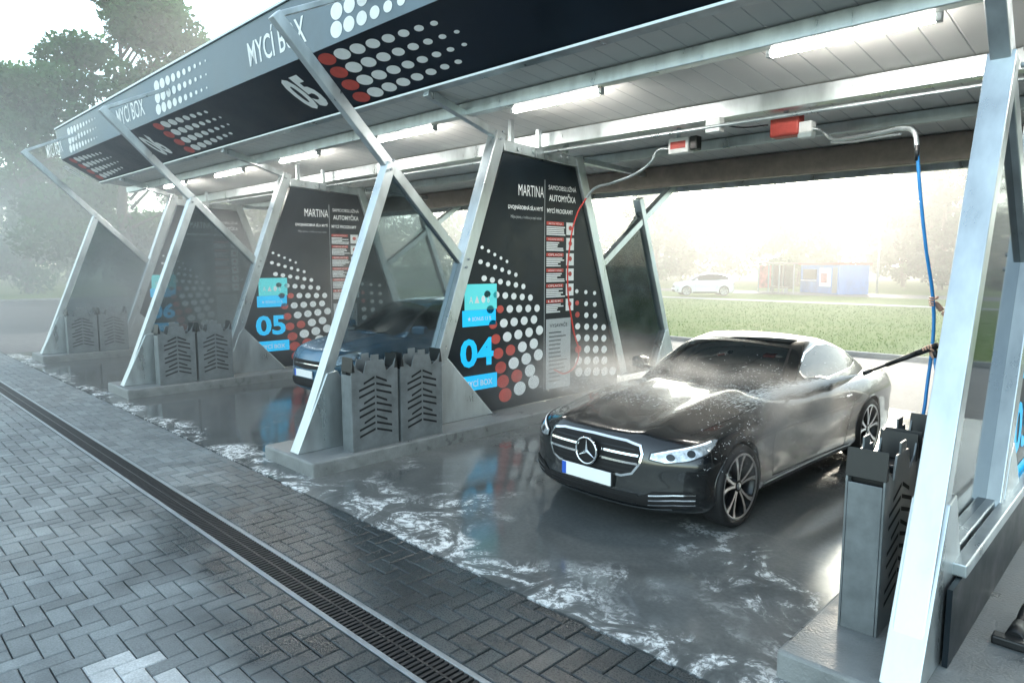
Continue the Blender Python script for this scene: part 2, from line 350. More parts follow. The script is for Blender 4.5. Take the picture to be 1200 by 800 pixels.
for k in range(0,4):
    nx=-2.80-PITCH*k
    text('%02d'%(4+k),lo,nx-.14,LH*.50,.54,LH*.64,.004,M['white'],can,'number',.04)
    W=[];Rd=[]
    for r in range(4):
        for c in range(10):
            s=1-c/10.5; cx_=nx+.80+.335*c*(1-.022*c)+.05*r; cy_=LH*(.15+.235*r+.014*c*(1.5-r)*.5)
            if c>9-abs(r-1.5)*.8: continue
            it=(cx_,cy_,.165*s,.092*s)
            (Rd if c==0 else W).append(it)
    discs('dots_white',lo,W,.004,M['white'],can); discs('dots_red',lo,Rd,.004,M['red'],can)
    W=[]
    for r in range(3):
        for c in range(10):
            s=1-c/11; W.append((nx+1.40+.27*c*(1-.015*c)+.05*r,HH*(.2+.27*r),.125*s,.09*s))
    discs('dots_white_high',hi,W,.004,M['white'],can)
    text('MYCÍ BOX',hi,nx-.05,HH*.5,1.55,HH*.56,.004,M['white'],can,'lettering',.01)
for x in (-2.15,-5.35,-8.2,-11.3,-14.2,-17.2,.9,3.8):
    z=cz(6.15); l=empty('ceiling_lamp',(x,6.15,z-.09))
    box('housing',-.68,.68,-.05,.05,.0,.075,M['white'],l,.01)
    cyl('tube',(-.64,0,-.04),(.64,0,-.04),.038,M['lamp'],l)
    box('cap_a',-.68,-.64,-.035,.035,-.078,-.001,M['grey_print'],l); box('cap_b',.64,.68,-.035,.035,-.078,-.001,M['grey_print'],l)

# ------------------------------------------------------------ partitions
def partition(xc,num):
    e=empty('wash_bay_partition',(xc,0,0)); t=.07
    S=M['steel']
    beamyz('front_leg',(3.52,.15),(4.74,3.30),.12,-t,t,S,e); beamyz('rear_leg',(11.0,.15),(9.78,3.25),.12,-t,t,S,e)
    beamyz('front_post',(5.20,.35),(6.50,3.88),.17,-.09,.09,S,e); beamyz('rear_post',(9.35,.35),(8.10,3.75),.17,-.09,.09,S,e)
    beamyz('front_strut',(3.40,4.62),(5.86,2.17),.12,-.05,.05,S,e); beamyz('rear_strut',(11.0,3.63),(8.80,2.17),.11,-.055,.055,S,e)
    beamyz('front_tie',(3.46,4.63),(4.43,5.10),.06,-.03,.03,S,e)
    beamyz('roof_strut',(5.30,4.20),(6.46,3.86),.10,-.05,.05,S,e); beamyz('rear_roof_strut',(9.95,3.66),(8.12,3.72),.08,-.05,.05,S,e)
    beamyz('top_rail',(6.54,3.72),(8.06,3.66),.14,-.085,.085,S,e)
    for y in (6.75,7.3,7.9): box('hanger',-.03,.03,y-.03,y+.03,3.78,cz(y)-.004,S,e)
    for y in (6.8,7.1,7.7,7.85): cyl('bolt',(.086,y,3.70),(.11,y,3.70),.03,S,e)
    prism('front_foot',[(3.44,.152),(4.38,.152),(3.95,1.0),(3.82,.98)],-.085,.085,S,e,.006)
    prism('post_foot',[(5.12,.152),(6.30,.152),(5.52,.98),(5.42,.9)],-.095,.095,S,e,.006)
    prism('rear_foot',[(11.06,.152),(10.2,.152),(10.6,.98),(10.7,1.0)],-.085,.085,S,e,.006)
    beamyz('bottom_rail',(3.98,.60),(5.25,.60),.09,-.06,.06,S,e)
    prism('lower_panel',[(4.3,.16),(5.10,.16),(5.2,.55),(4.1,.55)],-.02,.02,M['poster'],e)
    if xc>-2:
        box('splash_panel',.10,.125,3.80,6.9,.155,.56,M['poster'],e); beamyz('splash_rail',(3.98,.60),(6.9,.60),.07,.075,.145,S,e)
    prism('glass',[(3.80,.64),(5.27,.64),(5.80,2.15),(4.78,3.18)],-.008,.008,M['glass_dark'] if xc>-2 else M['glass'],e)
    prism('rear_glass',[(9.35,.3),(10.85,.3),(9.85,3.1),(8.85,2.1)],-.008,.008,M['glass_clear'],e)
    prism('board',[(6.32,.17),(5.52,.98),(6.56,3.64),(8.06,3.58),(9.2,.45),(9.2,.17)],-.05,.05,M['poster'],e)
    for y,z in ((5.86,2.17),(4.72,3.28),(6.48,3.84)):
        for dz in (-.05,.05):
            cyl('bolt',(.09,y+dz*.4,z+dz),(.112,y+dz*.4,z+dz),.016,M['steel_dk'],e,n=8)
    F=Frame((.05,0,0),(0,1,0),(0,0,1))
    W_=M['white']
    text(num,F,6.06,1.00,.60,.38,.004,M['cyan'],e,'bay_number',.03)
    rects('strip',F,[(5.74,.50,6.42,.70)],.004,M['cyan'],e); text('MYCÍ BOX',F,6.08,.60,.5,.10,.008,W_,e,bold=.015)
    rects('glow_panel_low',F,[(5.80,1.35,6.40,1.56)],.004,M['cyan'],e); rects('glow_panel_high',F,[(5.84,1.562,6.42,1.9)],.004,M['green'],e)  # printed poster panels; their glow is added in the material
    text('A ▲ ● 6',F,6.1,1.70,.36,.1,.008,W_,e); text('★ BONUS 13 %',F,6.1,1.45,.42,.06,.008,W_,e)
    text('MARTINA',F,7.10,3.17,.52,.15,.004,W_,e); text('SAMOOBSLUŽNÁ',F,7.77,3.26,.62,.08,.004,W_,e); text('AUTOMYČKA',F,7.77,3.12,.60,.12,.004,W_,e,bold=.02)
    text('DVOJNÁSOBNÁ SÍLA MYTÍ',F,6.99,2.93,.70,.08,.004,W_,e,bold=.02); text('MYCÍ PROGRAMY',F,7.72,2.93,.58,.08,.004,W_,e,bold=.02)
    text('Mějte jistotu, s kvalitou je mycí radost',F,7.0,2.80,.62,.055,.004,M['grey_print'],e)
    rects('divider',F,[(7.375,.3,7.385,3.35)],.004,M['grey_print'],e)
    for i,nm in enumerate(['AKTIV PĚNA','HLAVNÍ MYTÍ','OPLACH','HORKÝ VOSK','OPLACH','LESK']):
        z=2.72-i*.225
        rects('prog_head',F,[(7.42,z,7.80,z+.05)],.004,M['red'],e); text(nm,F,7.61,z+.025,.3,.03,.007,W_,e)
        rects('prog_text',F,[(7.42,z-.035-.027*j,7.42+random.uniform(.24,.42),z-.018-.027*j) for j in range(5)],.004,W_,e)
        rects('prog_pict',F,[(7.86,z-.13,8.04,z+.05)],.004,W_,e)
        discs('prog_dot',F,[(7.95,z-.03,.04,.035)],.008,M['red'],e)
    rects('tariff_board',F,[(7.42,.32,7.98,1.36)],.004,M['grey_print'],e)
    text('VYSAVAČE',F,7.7,1.27,.4,.07,.008,M['poster'],e)
    rects('tariff_lines',F,[(7.48,1.15-.06*i,7.48+random.uniform(.25,.45),1.165-.06*i) for i in range(13)],.008,M['poster'],e)
    W=[];Rd=[]
    for r in range(11):
        u=r/10; z=2.42-2.06*u**.95; s=.030+.095*u
        for c in range(6):
            y=6.04+.54*u**.8+ c*(.115+.175*u)
            if y>7.37-s: continue
            zz=z-.045*c*(1-u)+.055*c*u
            (Rd if (u>.25 and c==0) or (c==1 and r in(4,7,9)) else W).append((y,zz,s*(1-.03*c),s*.78))
    for r in range(8):
        u=r/7
        for c in range(5):
            y=8.12+.22*c+.01*r; z=1.75-1.25*u-.02*c; s=.04+.05*u
            if y>8.0+(3.45-z)*.36 or y>9.08: continue
            (Rd if (c==0 and r in (1,2,5)) else W).append((y,z,s,s*.8))
    discs('dots_white',F,W,.004,M['white'],e); discs('dots_red',F,Rd,.004,M['red'],e)
    isl=empty('concrete_island',(xc,0,0))
    box('island_body',-.56,.5,3.38,11.2,-.02,.15,M['concrete'],isl,.02)
    return e
for x,n in zip(WX,['02','03','04','05','06']): partition(x,n)

def rack(x,y):
    e=empty('floor_mat_rack',(x,y,.15)); w=.60; d=.20
    prof=[(0,0),(w,0),(w,.84),(w-.02,.99),(w-.06,.90),(w-.15,.84),(w-.19,.97),(w-.25,.97),(w-.25,1.03),(.25,1.03),(.25,.97),(.19,.97),(.15,.84),(.06,.90),(.02,.99),(0,.84)]
    prism('front_sheet',prof,d/2-.012,d/2,M['rack'],e,.003); prism('back_sheet',prof,-d/2,-d/2+.012,M['rack'],e,.003)
    box('side_a',-d/2+.014,d/2-.014,.0,.014,0,.83,M['rack'],e,.003); box('side_b',-d/2+.014,d/2-.014,w-.014,w,0,.83,M['rack'],e,.003)
    box('inner',-d/2+.02,d/2-.02,.02,w-.02,.0,.74,M['blackhole'],e)
    for i in range(2): box('clip',-d/2+.014,d/2-.014,.05+i*.33,.22+i*.33,.80,.86,M['black'],e,.01)
    for a,b in ((.0,.045),(w-.045,w)): prism('tip',[(a,.86),(b,.86),((a+b)/2,1.02)],-d/2-.004,d/2+.004,M['black'],e,.004)
    for sgn in (1,-1):
        xx=sgn*(d/2+.0025); v=[];f=[]
        for r in range(9):
            z=.14+r*.072
            for cc in (0,1):
                y0=.09+cc*.22; y1=y0+.20; s=1 if cc==0 else -1
                if r%3==2: y0+=.06*(cc==0); y1-=.06*(cc==1)
                k=len(v); v+=[(xx,y0,z+(0 if s>0 else .06)),(xx,y1,z+(.06 if s>0 else 0)),(xx,y1,z+.024+(.06 if s>0 else 0)),(xx,y0,z+.024+(0 if s>0 else .06))]
                f.append((k,k+1,k+2,k+3))
        mesh('slots',v,f,M['blackhole'],e)
    return e
for x in WX[2:]:
    for yy in (3.90,4.54): rack(x+.33,yy)
for yy in (3.86,4.50): rack(WX[1]-.32,yy)

# ------------------------------------------------------------ cars
def interp(pts):
    xs=[p[0] for p in pts]; ys=[p[1] for p in pts]; n=len(xs)
    m=[0]*n
    for i in range(n):
        if i==0: m[i]=(ys[1]-ys[0])/(xs[1]-xs[0])
        elif i==n-1: m[i]=(ys[-1]-ys[-2])/(xs[-1]-xs[-2])
        else: m[i]=(ys[i+1]-ys[i-1])/(xs[i+1]-xs[i-1])
    def f(x):
        if x<=xs[0]: return ys[0]
        if x>=xs[-1]: return ys[-1]
        for i in range(n-1):
            if x<=xs[i+1]: break
        h=xs[i+1]-xs[i]; t=(x-xs[i])/h
        return (2*t**3-3*t*t+1)*ys[i]+(t**3-2*t*t+t)*h*m[i]+(-2*t**3+3*t*t)*ys[i+1]+(t**3-t*t)*h*m[i+1]
    return f
def lattice(a,b,c,fn):
    idx={};v=[];f=[]
    def g(i,j,k):
        key=(i,j,k)
        if key not in idx: idx[key]=len(v); v.append(fn(i/a,2*j/b-1,k/c))
        return idx[key]
    for i in range(a):
        for j in range(b):
            f.append((g(i,j,0),g(i+1,j,0),g(i+1,j+1,0),g(i,j+1,0))); f.append((g(i,j,c),g(i,j+1,c),g(i+1,j+1,c),g(i+1,j,c)))
    for i in range(a):
        for k in range(c):
            f.append((g(i,0,k),g(i,0,k+1),g(i+1,0,k+1),g(i+1,0,k))); f.append((g(i,b,k),g(i+1,b,k),g(i+1,b,k+1),g(i,b,k+1)))
    for j in range(b):
        for k in range(c):
            f.append((g(0,j,k),g(0,j+1,k),g(0,j+1,k+1),g(0,j,k+1))); f.append((g(a,j,k),g(a,j,k+1),g(a,j+1,k+1),g(a,j+1,k)))
    return v,f
COUPE=dict(L=4.83,top=[(0,.765),(.10,.805),(.25,.845),(.5,.885),(.9,.935),(1.3,.98),(1.6,1.0),(2.2,.985),(3.2,.99),(3.9,1.005),(4.4,.985),(4.7,.95),(4.83,.89)],
  plan=[(0,.86),(.25,.905),(.5,.922),(.84,.935),(1.3,.918),(2.2,.905),(2.9,.91),(3.5,.934),(3.75,.938),(4.3,.905),(4.83,.82)],
  roof=[(1.50,.95),(1.7,1.04),(2.0,1.19),(2.3,1.32),(2.6,1.39),(2.88,1.412),(3.15,1.395),(3.5,1.325),(3.9,1.195),(4.25,1.06),(4.48,.945)],
  gbase=[(1.50,.76),(2.0,.83),(2.8,.845),(3.4,.820),(3.9,.745),(4.48,.60)],gl=(1.50,4.48),tum=.27,wb=(.84,3.71),wr=.345,
  side=[(2.05,1.02),(2.28,1.165),(2.52,1.275),(2.84,1.332),(3.12,1.322),(3.42,1.255),(3.62,1.165),(3.72,1.085),(3.5,1.045),(2.8,1.02)],
  ws=[(0,1.60),(.35,1.63),(.62,1.75),(.71,1.90),(.56,2.46),(.3,2.41),(0,2.395)],
  rw=[(0,3.50),(.45,3.54),(.54,3.62),(.56,3.98),(.44,4.16),(0,4.22)])
HATCH=dict(L=4.35,top=[(0,.72),(.10,.82),(.25,.90),(.5,.96),(.9,1.02),(1.1,1.05),(2.2,1.04),(3.2,1.05),(3.9,1.07),(4.25,1.04),(4.35,.95)],
  plan=[(0,.80),(.25,.87),(.5,.90),(.84,.91),(2.2,.895),(3.4,.91),(3.9,.88),(4.35,.81)],
  roof=[(.98,1.0),(1.3,1.2),(1.7,1.43),(2.0,1.54),(2.4,1.58),(3.0,1.57),(3.5,1.52),(3.9,1.40),(4.15,1.2),(4.25,1.02)],
  gbase=[(.98,.74),(1.5,.80),(2.8,.83),(3.6,.80),(4.25,.72)],gl=(.98,4.25),tum=.2,wb=(.82,3.46),wr=.335,
  side=[(1.45,1.08),(1.72,1.30),(2.02,1.46),(2.4,1.50),(3.0,1.49),(3.5,1.44),(3.78,1.28),(3.8,1.14),(2.8,1.09)],
  ws=[(0,1.10),(.35,1.13),(.6,1.24),(.68,1.4),(.58,1.95),(.3,1.90),(0,1.88)],
  rw=[(0,3.88),(.45,3.9),(.55,3.94),(.58,4.08),(.3,4.16),(0,4.16)])
def empty_child(name,parent,loc):
    o=bpy.data.objects.new(name,None); o.empty_display_size=.1; o.location=loc; o.parent=parent; COL.objects.link(o); return o
def wheel(parent,x,y,r,side,name,silver=True):
    w=empty_child(name,parent,(x,y,r))
    def lathe(nm,prof,m,n=64):
        v=[];f=[];k=len(prof)
        for i in range(n):
            a=2*math.pi*i/n
            for (px,pr) in prof: v.append((px*side,pr*math.cos(a),pr*math.sin(a)))
        for i in range(n):
            for j in range(k-1):
                a=i*k+j; b=((i+1)%n)*k+j; f.append((a,a+1,b+1,b))
        return mesh(nm,v,f,m,w,True)
    ri=r*.785
    lathe('tyre',[(-.225,ri),(-.235,ri+.03),(-.23,r-.03),(-.20,r-.004),(-.12,r),(-.03,r-.002),(-.002,r-.022),(.006,r-.045),(.0,ri+.010),(-.012,ri)],M['rubber'])
    lathe('rim_barrel',[(-.012,ri+.004),(-.006,ri-.004),(-.02,ri-.014),(-.06,ri-.03),(-.21,ri-.04)],M['rimdark'])
    lathe('rim_edge',[(-.006,ri+.006),(.002,ri+.0),(-.006,ri-.014)],M['silver'])
    lathe('brake_disc',[(-.15,.04),(-.15,ri*.72),(-.17,ri*.72),(-.17,.04)],M['steel_dk'])
    lathe('hub',[(-.05,.0),(-.022,.012),(-.02,.045),(-.035,.066),(-.08,.075)],M['rimdark'])
    lathe('hub_cap',[(-.017,.0),(-.016,.026),(-.022,.030)],M['silver'],24)
    v=[];f=[];v2=[];f2=[]
    for i in range(5):
        for s in (-1,1):
            a0=2*math.pi*i/5+.35
            def pt(rad,ang,xx): return (xx*side,rad*math.cos(ang),rad*math.sin(ang))
            pr=[(.045,a0+s*.20,.017,-.026),(ri*.45,a0+s*.155,.016,-.020),(ri*.75,a0+s*.20,.021,-.015),(ri-.012,a0+s*.27,.033,-.010)]
            k=len(v)
            for (rad,ang,hw,xx) in pr:
                da=hw/rad
                v+=[pt(rad,ang-da,xx),pt(rad,ang+da,xx),pt(rad,ang+da*1.2,xx-.045),pt(rad,ang-da*1.2,xx-.045)]
            for q in range(3):
                b=k+q*4
                for t in range(4): f.append((b+t,b+(t+1)%4,b+4+(t+1)%4,b+4+t))
            k=len(v2)
            for (rad,ang,hw,xx) in pr:
                da=hw/rad*.6
                v2+=[pt(rad,ang-da,xx+.002),pt(rad,ang+da,xx+.002)]
            for q in range(3): f2.append((k+2*q,k+2*q+1,k+2*q+3,k+2*q+2))
    mesh('spokes',v,f,M['rimdark'],w); mesh('spoke_faces',v2,f2,M['silver'],w)
    box('caliper',*( sorted((-.10*side,-.16*side)) ),ri*.45,ri*.78,-.06,.09,M['steel_dk'],w,.01)

def build_car(name,P,pm,loc,rz,front='mb'):
    e=empty(name,(0,0,0),0)
    top=interp(P['top']); plan=interp(P['plan']); roof=interp(P['roof']); gb=interp(P['gbase']); LL=P['L']
    vp=interp([(0,.93),(.1,.975),(.22,.985),(.45,.980),(.6,.990),(.74,1.006),(.80,.990),(.92,.955),(1,.915)])
    nf=interp([(0,.09),(.12,.015),(.3,.0),(.5,.01),(.75,.03),(.9,.06),(1,.11)])
    nr=interp([(0,.10),(.25,.0),(.5,.015),(.8,.03),(1,.06)])
    def bodyf(s,t,q):
        at=abs(t)
        lf=nf(q)+.34*at**3.4; lr=LL-nr(q)-.26*at**3.2
        L=lf+(lr-lf)*s
        h0=.20+.03*max(0,(L-3.9)/.9)-.02*min(1,max(0,(L-.5)/.5))
        drop=.080+.06*max(0,1-L/1.2)
        h1=top(L)-drop*at**3.0+(.020*math.exp(-((at-.52)/.09)**2)-.010*math.exp(-(at/.25)**2))*(1 if L<1.6 else 0)
        z=h0+(h1-h0)*q
        return (t*plan(L)*vp(q),L,z)
    v,f=lattice(64,26,13,bodyf)
    o=mesh('body',v,f,[pm,M['blackhole']],e,True)
    sb=o.modifiers.new('s','SUBSURF'); sb.levels=1; sb.render_levels=1
    cm=bmesh.new()
    for wy in P['wb']:
        for sd in (-1,1):
            mt=Matrix.Translation((sd*.92,wy,P['wr']+.005))@Matrix.Rotation(R(90),4,'Y')
            bmesh.ops.create_cone(cm,cap_ends=True,segments=64,radius1=P['wr']+.03,radius2=P['wr']+.03,depth=.56,matrix=mt)
    cme=bpy.data.meshes.new('cut'); cm.to_mesh(cme); cm.free(); cme.materials.append(pm); cme.materials.append(M['blackhole'])
    for p in cme.polygons: p.material_index=1
    co=bpy.data.objects.new('cut',cme); COL.objects.link(co)
    bo=o.modifiers.new('bo','BOOLEAN'); bo.object=co; bo.operation='DIFFERENCE'; bo.solver='EXACT'
    bpy.context.view_layer.update(); dg=bpy.context.evaluated_depsgraph_get()
    nm=bpy.data.meshes.new_from_object(o.evaluated_get(dg)); o.modifiers.clear(); o.data=nm
    bpy.data.objects.remove(co)
    nm.polygons.foreach_set('use_smooth',[True]*len(nm.polygons))
    try: nm.set_sharp_from_angle(angle=R(50))
    except Exception: pass
    g0,g1=P['gl']
    def ghf(s,t,q):
        at=abs(t); lf=g0+.34*at**2.2; lr=g1-.30*at**2.2
        L=lf+(lr-lf)*s
        Lc=L-(.34*at**2.2)*(1-s)**1.6+ (.30*at**2.2)*s**1.6
        zt=roof(Lc)-.035*at**2.2; z=.86+(zt-.86)*q
        tz=max(0,(z-.93)/.49)
        return (t*(gb(L)-P['tum']*tz**1.15),L,z)
    v,f=lattice(44,16,8,ghf)
    g=mesh('cabin',v,f,pm,e,True); sb=g.modifiers.new('s','SUBSURF'); sb.levels=1; sb.render_levels=1
    bpy.context.view_layer.update(); dg=bpy.context.evaluated_depsgraph_get()
    gm=bpy.data.meshes.new_from_object(g.evaluated_get(dg)); g.modifiers.clear(); g.data=gm
    gm.polygons.foreach_set('use_smooth',[True]*len(gm.polygons))
    vs=[x.co.copy() for x in nm.vertices]; fs=[tuple(p.vertices) for p in nm.polygons]; k=len(vs)
    vs+=[x.co.copy() for x in gm.vertices]; fs+=[tuple(a+k for a in p.vertices) for p in gm.polygons]
    bvh=BVHTree.FromPolygons(vs,fs)
    def project(bm,O,Uv,Vv,D,off):
        dead=[]
        for vv in bm.verts:
            u,w_=vv.co.x,vv.co.y
            org=Vector(O)+Vector(Uv)*u+Vector(Vv)*w_
            hit=bvh.ray_cast(org,Vector(D))
            if hit[0] is None: dead.append(vv); continue
            vv.co=hit[0]-Vector(D)*off
        if dead: bmesh.ops.delete(bm,geom=dead,context='VERTS')
    dirs={'front':((0,-3,0),(1,0,0),(0,0,1),(0,1,0)),'left':((3,0,0),(0,1,0),(0,0,1),(-1,0,0)),'right':((-3,0,0),(0,1,0),(0,0,1),(1,0,0)),
          'top':((0,0,4),(1,0,0),(0,1,0),(0,0,-1)),'rear':((0,9,0),(1,0,0),(0,0,1),(0,-1,0)),
          'fl':((2.25,-2.25,0),(.707,.707,0),(0,0,1),(-.707,.707,0)),'fr':((-2.25,-2.25,0),(-.707,.707,0),(0,0,1),(.707,.707,0))}
    def fin(bm,nm_,m):
        bmesh.ops.recalc_face_normals(bm,faces=bm.faces)
        me=bpy.data.meshes.new(nm_); bm.to_mesh(me); bm.free(); me.materials.append(m)
        me.polygons.foreach_set('use_smooth',[True]*len(me.polygons))
        return link(bpy.data.objects.new(nm_,me),e)
    def decal(nm_,poly,way,m,off=.005,res=.04):
        bm=bmesh.new(); vs_=[bm.verts.new((p[0],p[1],0)) for p in poly]
        fc=bm.faces.new(vs_); bmesh.ops.triangulate(bm,faces=[fc])
        for _ in range(7):
            le=[ed for ed in bm.edges if ed.calc_length()>res]
            if not le: break
            bmesh.ops.subdivide_edges(bm,edges=le,cuts=1); bmesh.ops.triangulate(bm,faces=[q for q in bm.faces if len(q.verts)>3])
        project(bm,*dirs[way],off); return fin(bm,nm_,m)
    def ribbon(nm_,pl,way,m,wd=.008,off=.004,closed=False,res=.03):
        bm=bmesh.new(); pts=[]
        P_=[Vector(p) for p in pl]
        if closed: P_.append(P_[0])
        for a,b in zip(P_[:-1],P_[1:]):
            n=max(1,int((b-a).length/res))
            for i in range(n): pts.append(a+(b-a)*i/n)
        pts.append(P_[-1]); row=[]
        for i,p in enumerate(pts):
            a=pts[max(0,i-1)]; b=pts[min(len(pts)-1,i+1)]; d=(b-a).normalized(); n=Vector((-d.y,d.x))*wd/2
            row.append((bm.verts.new((*(p+n),0)),bm.verts.new((*(p-n),0))))
        for (a,b),(c,d) in zip(row[:-1],row[1:]): bm.faces.new((a,b,d,c))
        project(bm,*dirs[way],off); return fin(bm,nm_,m)
    gl=M['carglass']
    sym=lambda pl:[(a,b) for a,b in pl]+[(-a,b) for a,b in reversed(pl) if a>1e-6]
    decal('windscreen',sym(P['ws']),'top',gl,.006); decal('rear_window',sym(P['rw']),'top',gl,.006)
    ribbon('windscreen_seal',sym(P['ws']),'top',M['black'],.025,.008,True)
    if front=='mb': decal('glass_roof',sym([(0,2.50),(.30,2.51),(.50,2.56),(.50,3.30),(.3,3.36),(0,3.38)]),'top',gl,.005)
    for w in ('left','right'):
        decal('side_window_'+w,P['side'],w,gl,.006); ribbon('window_trim_'+w,P['side'],w,M['chrome'] if front=='mb' else M['black'],.014,.010,True)
        y0,y1=P['wb']
        ribbon('door_gap_'+w,[(y0+.62,.86),(y0+.60,.6),(y0+.62,.30),(y1-.66,.28),(y1-.58,.45),(y1-.48,.7),(y1-.50,.93)],w,M['blackhole'],.007,.0015)
        ribbon('sill_'+w,[(y0+.46,.225),(y1-.48,.225)],w,M['black'],.05,.006)
        ribbon('sill_trim_'+w,[(y0+.46,.262),(y1-.48,.262)],w,M['chrome'] if front=='mb' else M['black'],.010,.009)
        s=1 if w=='left' else -1
        hy=y1-.72; hx=s*(plan(hy)*1.0+.012)
        cyl('door_handle_'+w,(hx+s*.010,hy-.11,.80),(hx+s*.010,hy+.11,.81),.013,pm if front!='mb' else M['chrome'],e)
        my=P['side'][0][0]+.02; mz=P['side'][0][1]+.01
        vv,ff=lattice(4,4,3,lambda a,t,q:(s*(.89+.11*(t+1)),my-.01+.13*(a-.5)*(1-.25*(t+1)/2)+.03*(t+1),mz-.02+.145*(q-.15)*(1-.2*abs(t))))
        mo=mesh('mirror_'+w,vv,ff,pm,e,True); sb=mo.modifiers.new('s','SUBSURF'); sb.levels=2; sb.render_levels=2
        cyl('mirror_arm_'+w,(s*.80,my,mz-.03),(s*.93,my,mz-.01),.022,M['black'],e)
    for wy in P['wb']:
        for s in (1,-1):
            pts=[]
            for i in range(25):
                a=R(-8+196*i/24); yy=wy+(P['wr']+.031)*math.cos(a); zz=P['wr']+.005+(P['wr']+.031)*math.sin(a)
                h=bvh.ray_cast(Vector((s*3,wy+(P['wr']+.045)*math.cos(a),P['wr']+.005+(P['wr']+.045)*math.sin(a))),Vector((-s,0,0)))
                xx=h[0].x-s*.002 if h[0] is not None and abs(h[0].x)>.7 else s*.88
                pts.append((xx,yy,zz))
            tube('arch_lip',pts,.008,pm,e)
    for i,wy in enumerate(P['wb']):
        for s,nm2 in ((1,'left'),(-1,'right')): wheel(e,s*(plan(wy)-.008),wy,P['wr'],s,'wheel_%s_%d'%(nm2,i))
    box('underbody',-.55,.55,.5,LL-.5,.15,.3,M['blackhole'],e)
    for s in (1,-1): ribbon('bonnet_gap',[(s*.70,.42),(s*.775,1.0),(s*.76,1.5)],'top',M['blackhole'],.006,.0015)
    if front=='mb':
        grille=[(.0,.485),(.33,.485),(.42,.515),(.475,.60),(.485,.675),(.455,.735),(.33,.757),(0,.762)]
        decal('grille',sym(grille),'front',M['blackhole'],.004)
        ribbon('grille_frame',sym(grille),'front',M['chrome'],.018,.010,True)
        for hh in (.660,.595):
            for s in (1,-1): ribbon('grille_slat',[(s*.115,hh),(s*.46,hh)],'front',M['chrome'],.017,.016)
        for hh in (.70,.56,.525): ribbon('grille_mesh',[(-.42,hh),(.42,hh)],'front',M['rimdark'],.008,.008)
        for s in (1,-1):
            w='fl' if s>0 else 'fr'
            hl=[(u+.045,z+.045) for u,z in [(.40,.595),(.415,.645),(.55,.68),(.75,.712),(.93,.74),(.965,.73),(.92,.69),(.84,.645),(.70,.60),(.52,.575)]]
            decal('headlamp_%s'%w,hl,w,M['lens'],.006,.03)
            ribbon('headlamp_rim_%s'%w,hl,w,M['black'],.010,.009,True)
            ribbon('headlamp_led_%s'%w,[(.485,.685),(.625,.716),(.805,.748),(.945,.772)],w,M['drl'],.009,.012)
            for u,z in ((.605,.668),(.765,.698)):
                c=[(u+.034*math.cos(i*.523),z+.026*math.sin(i*.523)) for i in range(12)]
                decal('projector_%s'%w,c,w,M['carglass'],.011,.03)
            intake=[(.36,.27),(.36,.335),(.48,.395),(.72,.405),(.81,.385),(.78,.29),(.62,.255)]
            decal('side_intake_%s'%w,intake,w,M['blackhole'],.005)
            for zz in (.38,.34,.30): ribbon('intake_fin_%s'%w,[(.44,zz-.02),(.62,zz),(.795,zz+.004)],w,M['chrome'],.011,.016)
            ribbon('bumper_gap_%s'%w,[(1.0,.74),(1.02,.62),(1.06,.52)],w,M['blackhole'],.006,.002)
        low=[(0,.27),(.42,.27),(.50,.30),(.47,.355),(.0,.355)]
        decal('lower_intake',sym(low),'front',M['blackhole'],.005)
        ribbon('lower_lip',[(-.70,.255),(-.55,.238),(0,.232),(.55,.238),(.70,.255)],'front',M['chrome'],.014,.012)
        for hh in (.30,.33): ribbon('intake_bar',[(-.44,hh),(.44,hh)],'front',M['rimdark'],.008,.010)
        y=-.026; bz=.628; pts=[(.108*math.cos(a*math.pi/16),y,bz+.108*math.sin(a*math.pi/16)) for a in range(33)]
        tube('badge_ring',pts,.009,M['chrome'],e)
        cyl('badge_back',(0,.004,bz),(0,-.012,bz),.104,M['blackhole'],e,n=32)
        for i in range(3):
            a=R(90+120*i); d=Vector((math.cos(a),0,math.sin(a))); n=Vector((-math.sin(a),0,math.cos(a)))
            C=Vector((0,y,bz)); A=C+d*.106; B=C+n*.017-d*.010; D=C-n*.017-d*.010
            mesh('badge_arm',[A,B,D,C+Vector((0,-.014,0)),C+Vector((0,.01,0))],[(0,1,3),(0,3,2),(1,0,4),(2,4,0)],M['chrome'],e)
        box('number_plate',-.26,.26,-.030,-.020,.385,.495,M['plate'],e,.003); box('plate_band',-.259,-.215,-.0325,-.0305,.388,.492,M['plateblue'],e)
        box('plate_holder',-.27,.27,-.0195,.06,.375,.50,M['black'],e,.004)
        for a,b in (((.5,1.72),(-.1,1.68)),((-.02,1.66),(-.55,1.76))): ribbon('wiper',[a,b],'top',M['black'],.018,.018)
    else:
        decal('grille',sym([(0,.55),(.42,.57),(.46,.64),(.40,.69),(0,.685)]),'front',M['blackhole'],.005)
        ribbon('grille_bar',[(-.44,.63),(.44,.63)],'front',M['chrome'],.014,.01)
        decal('lower_intake',sym([(0,.27),(.5,.28),(.55,.36),(.40,.41),(0,.41)]),'front',M['blackhole'],.005)
        for s in (1,-1):
            w='fl' if s>0 else 'fr'
            hl=[(.42,.66),(.44,.73),(.62,.80),(.88,.86),(.92,.84),(.86,.73),(.7,.67),(.52,.63)]
            decal('headlamp_%s'%w,hl,w,M['lens'],.006,.03); ribbon('headlamp_rim_%s'%w,hl,w,M['black'],.01,.009,True)
            decal('fog_lamp_%s'%w,[(.62,.33),(.62,.40),(.72,.42),(.76,.36)],w,M['blackhole'],.006)
        box('number_plate',-.26,.26,-.022,-.008,.43,.54,M['plate'],e,.003); box('plate_band',-.259,-.215,-.024,-.0225,.433,.537,M['plateblue'],e)
    for s in (1,-1):
        decal('tail_lamp',[(s*.45,.74),(s*.74,.78),(s*.74,.86),(s*.45,.83)],'rear',M['tail'],.006)
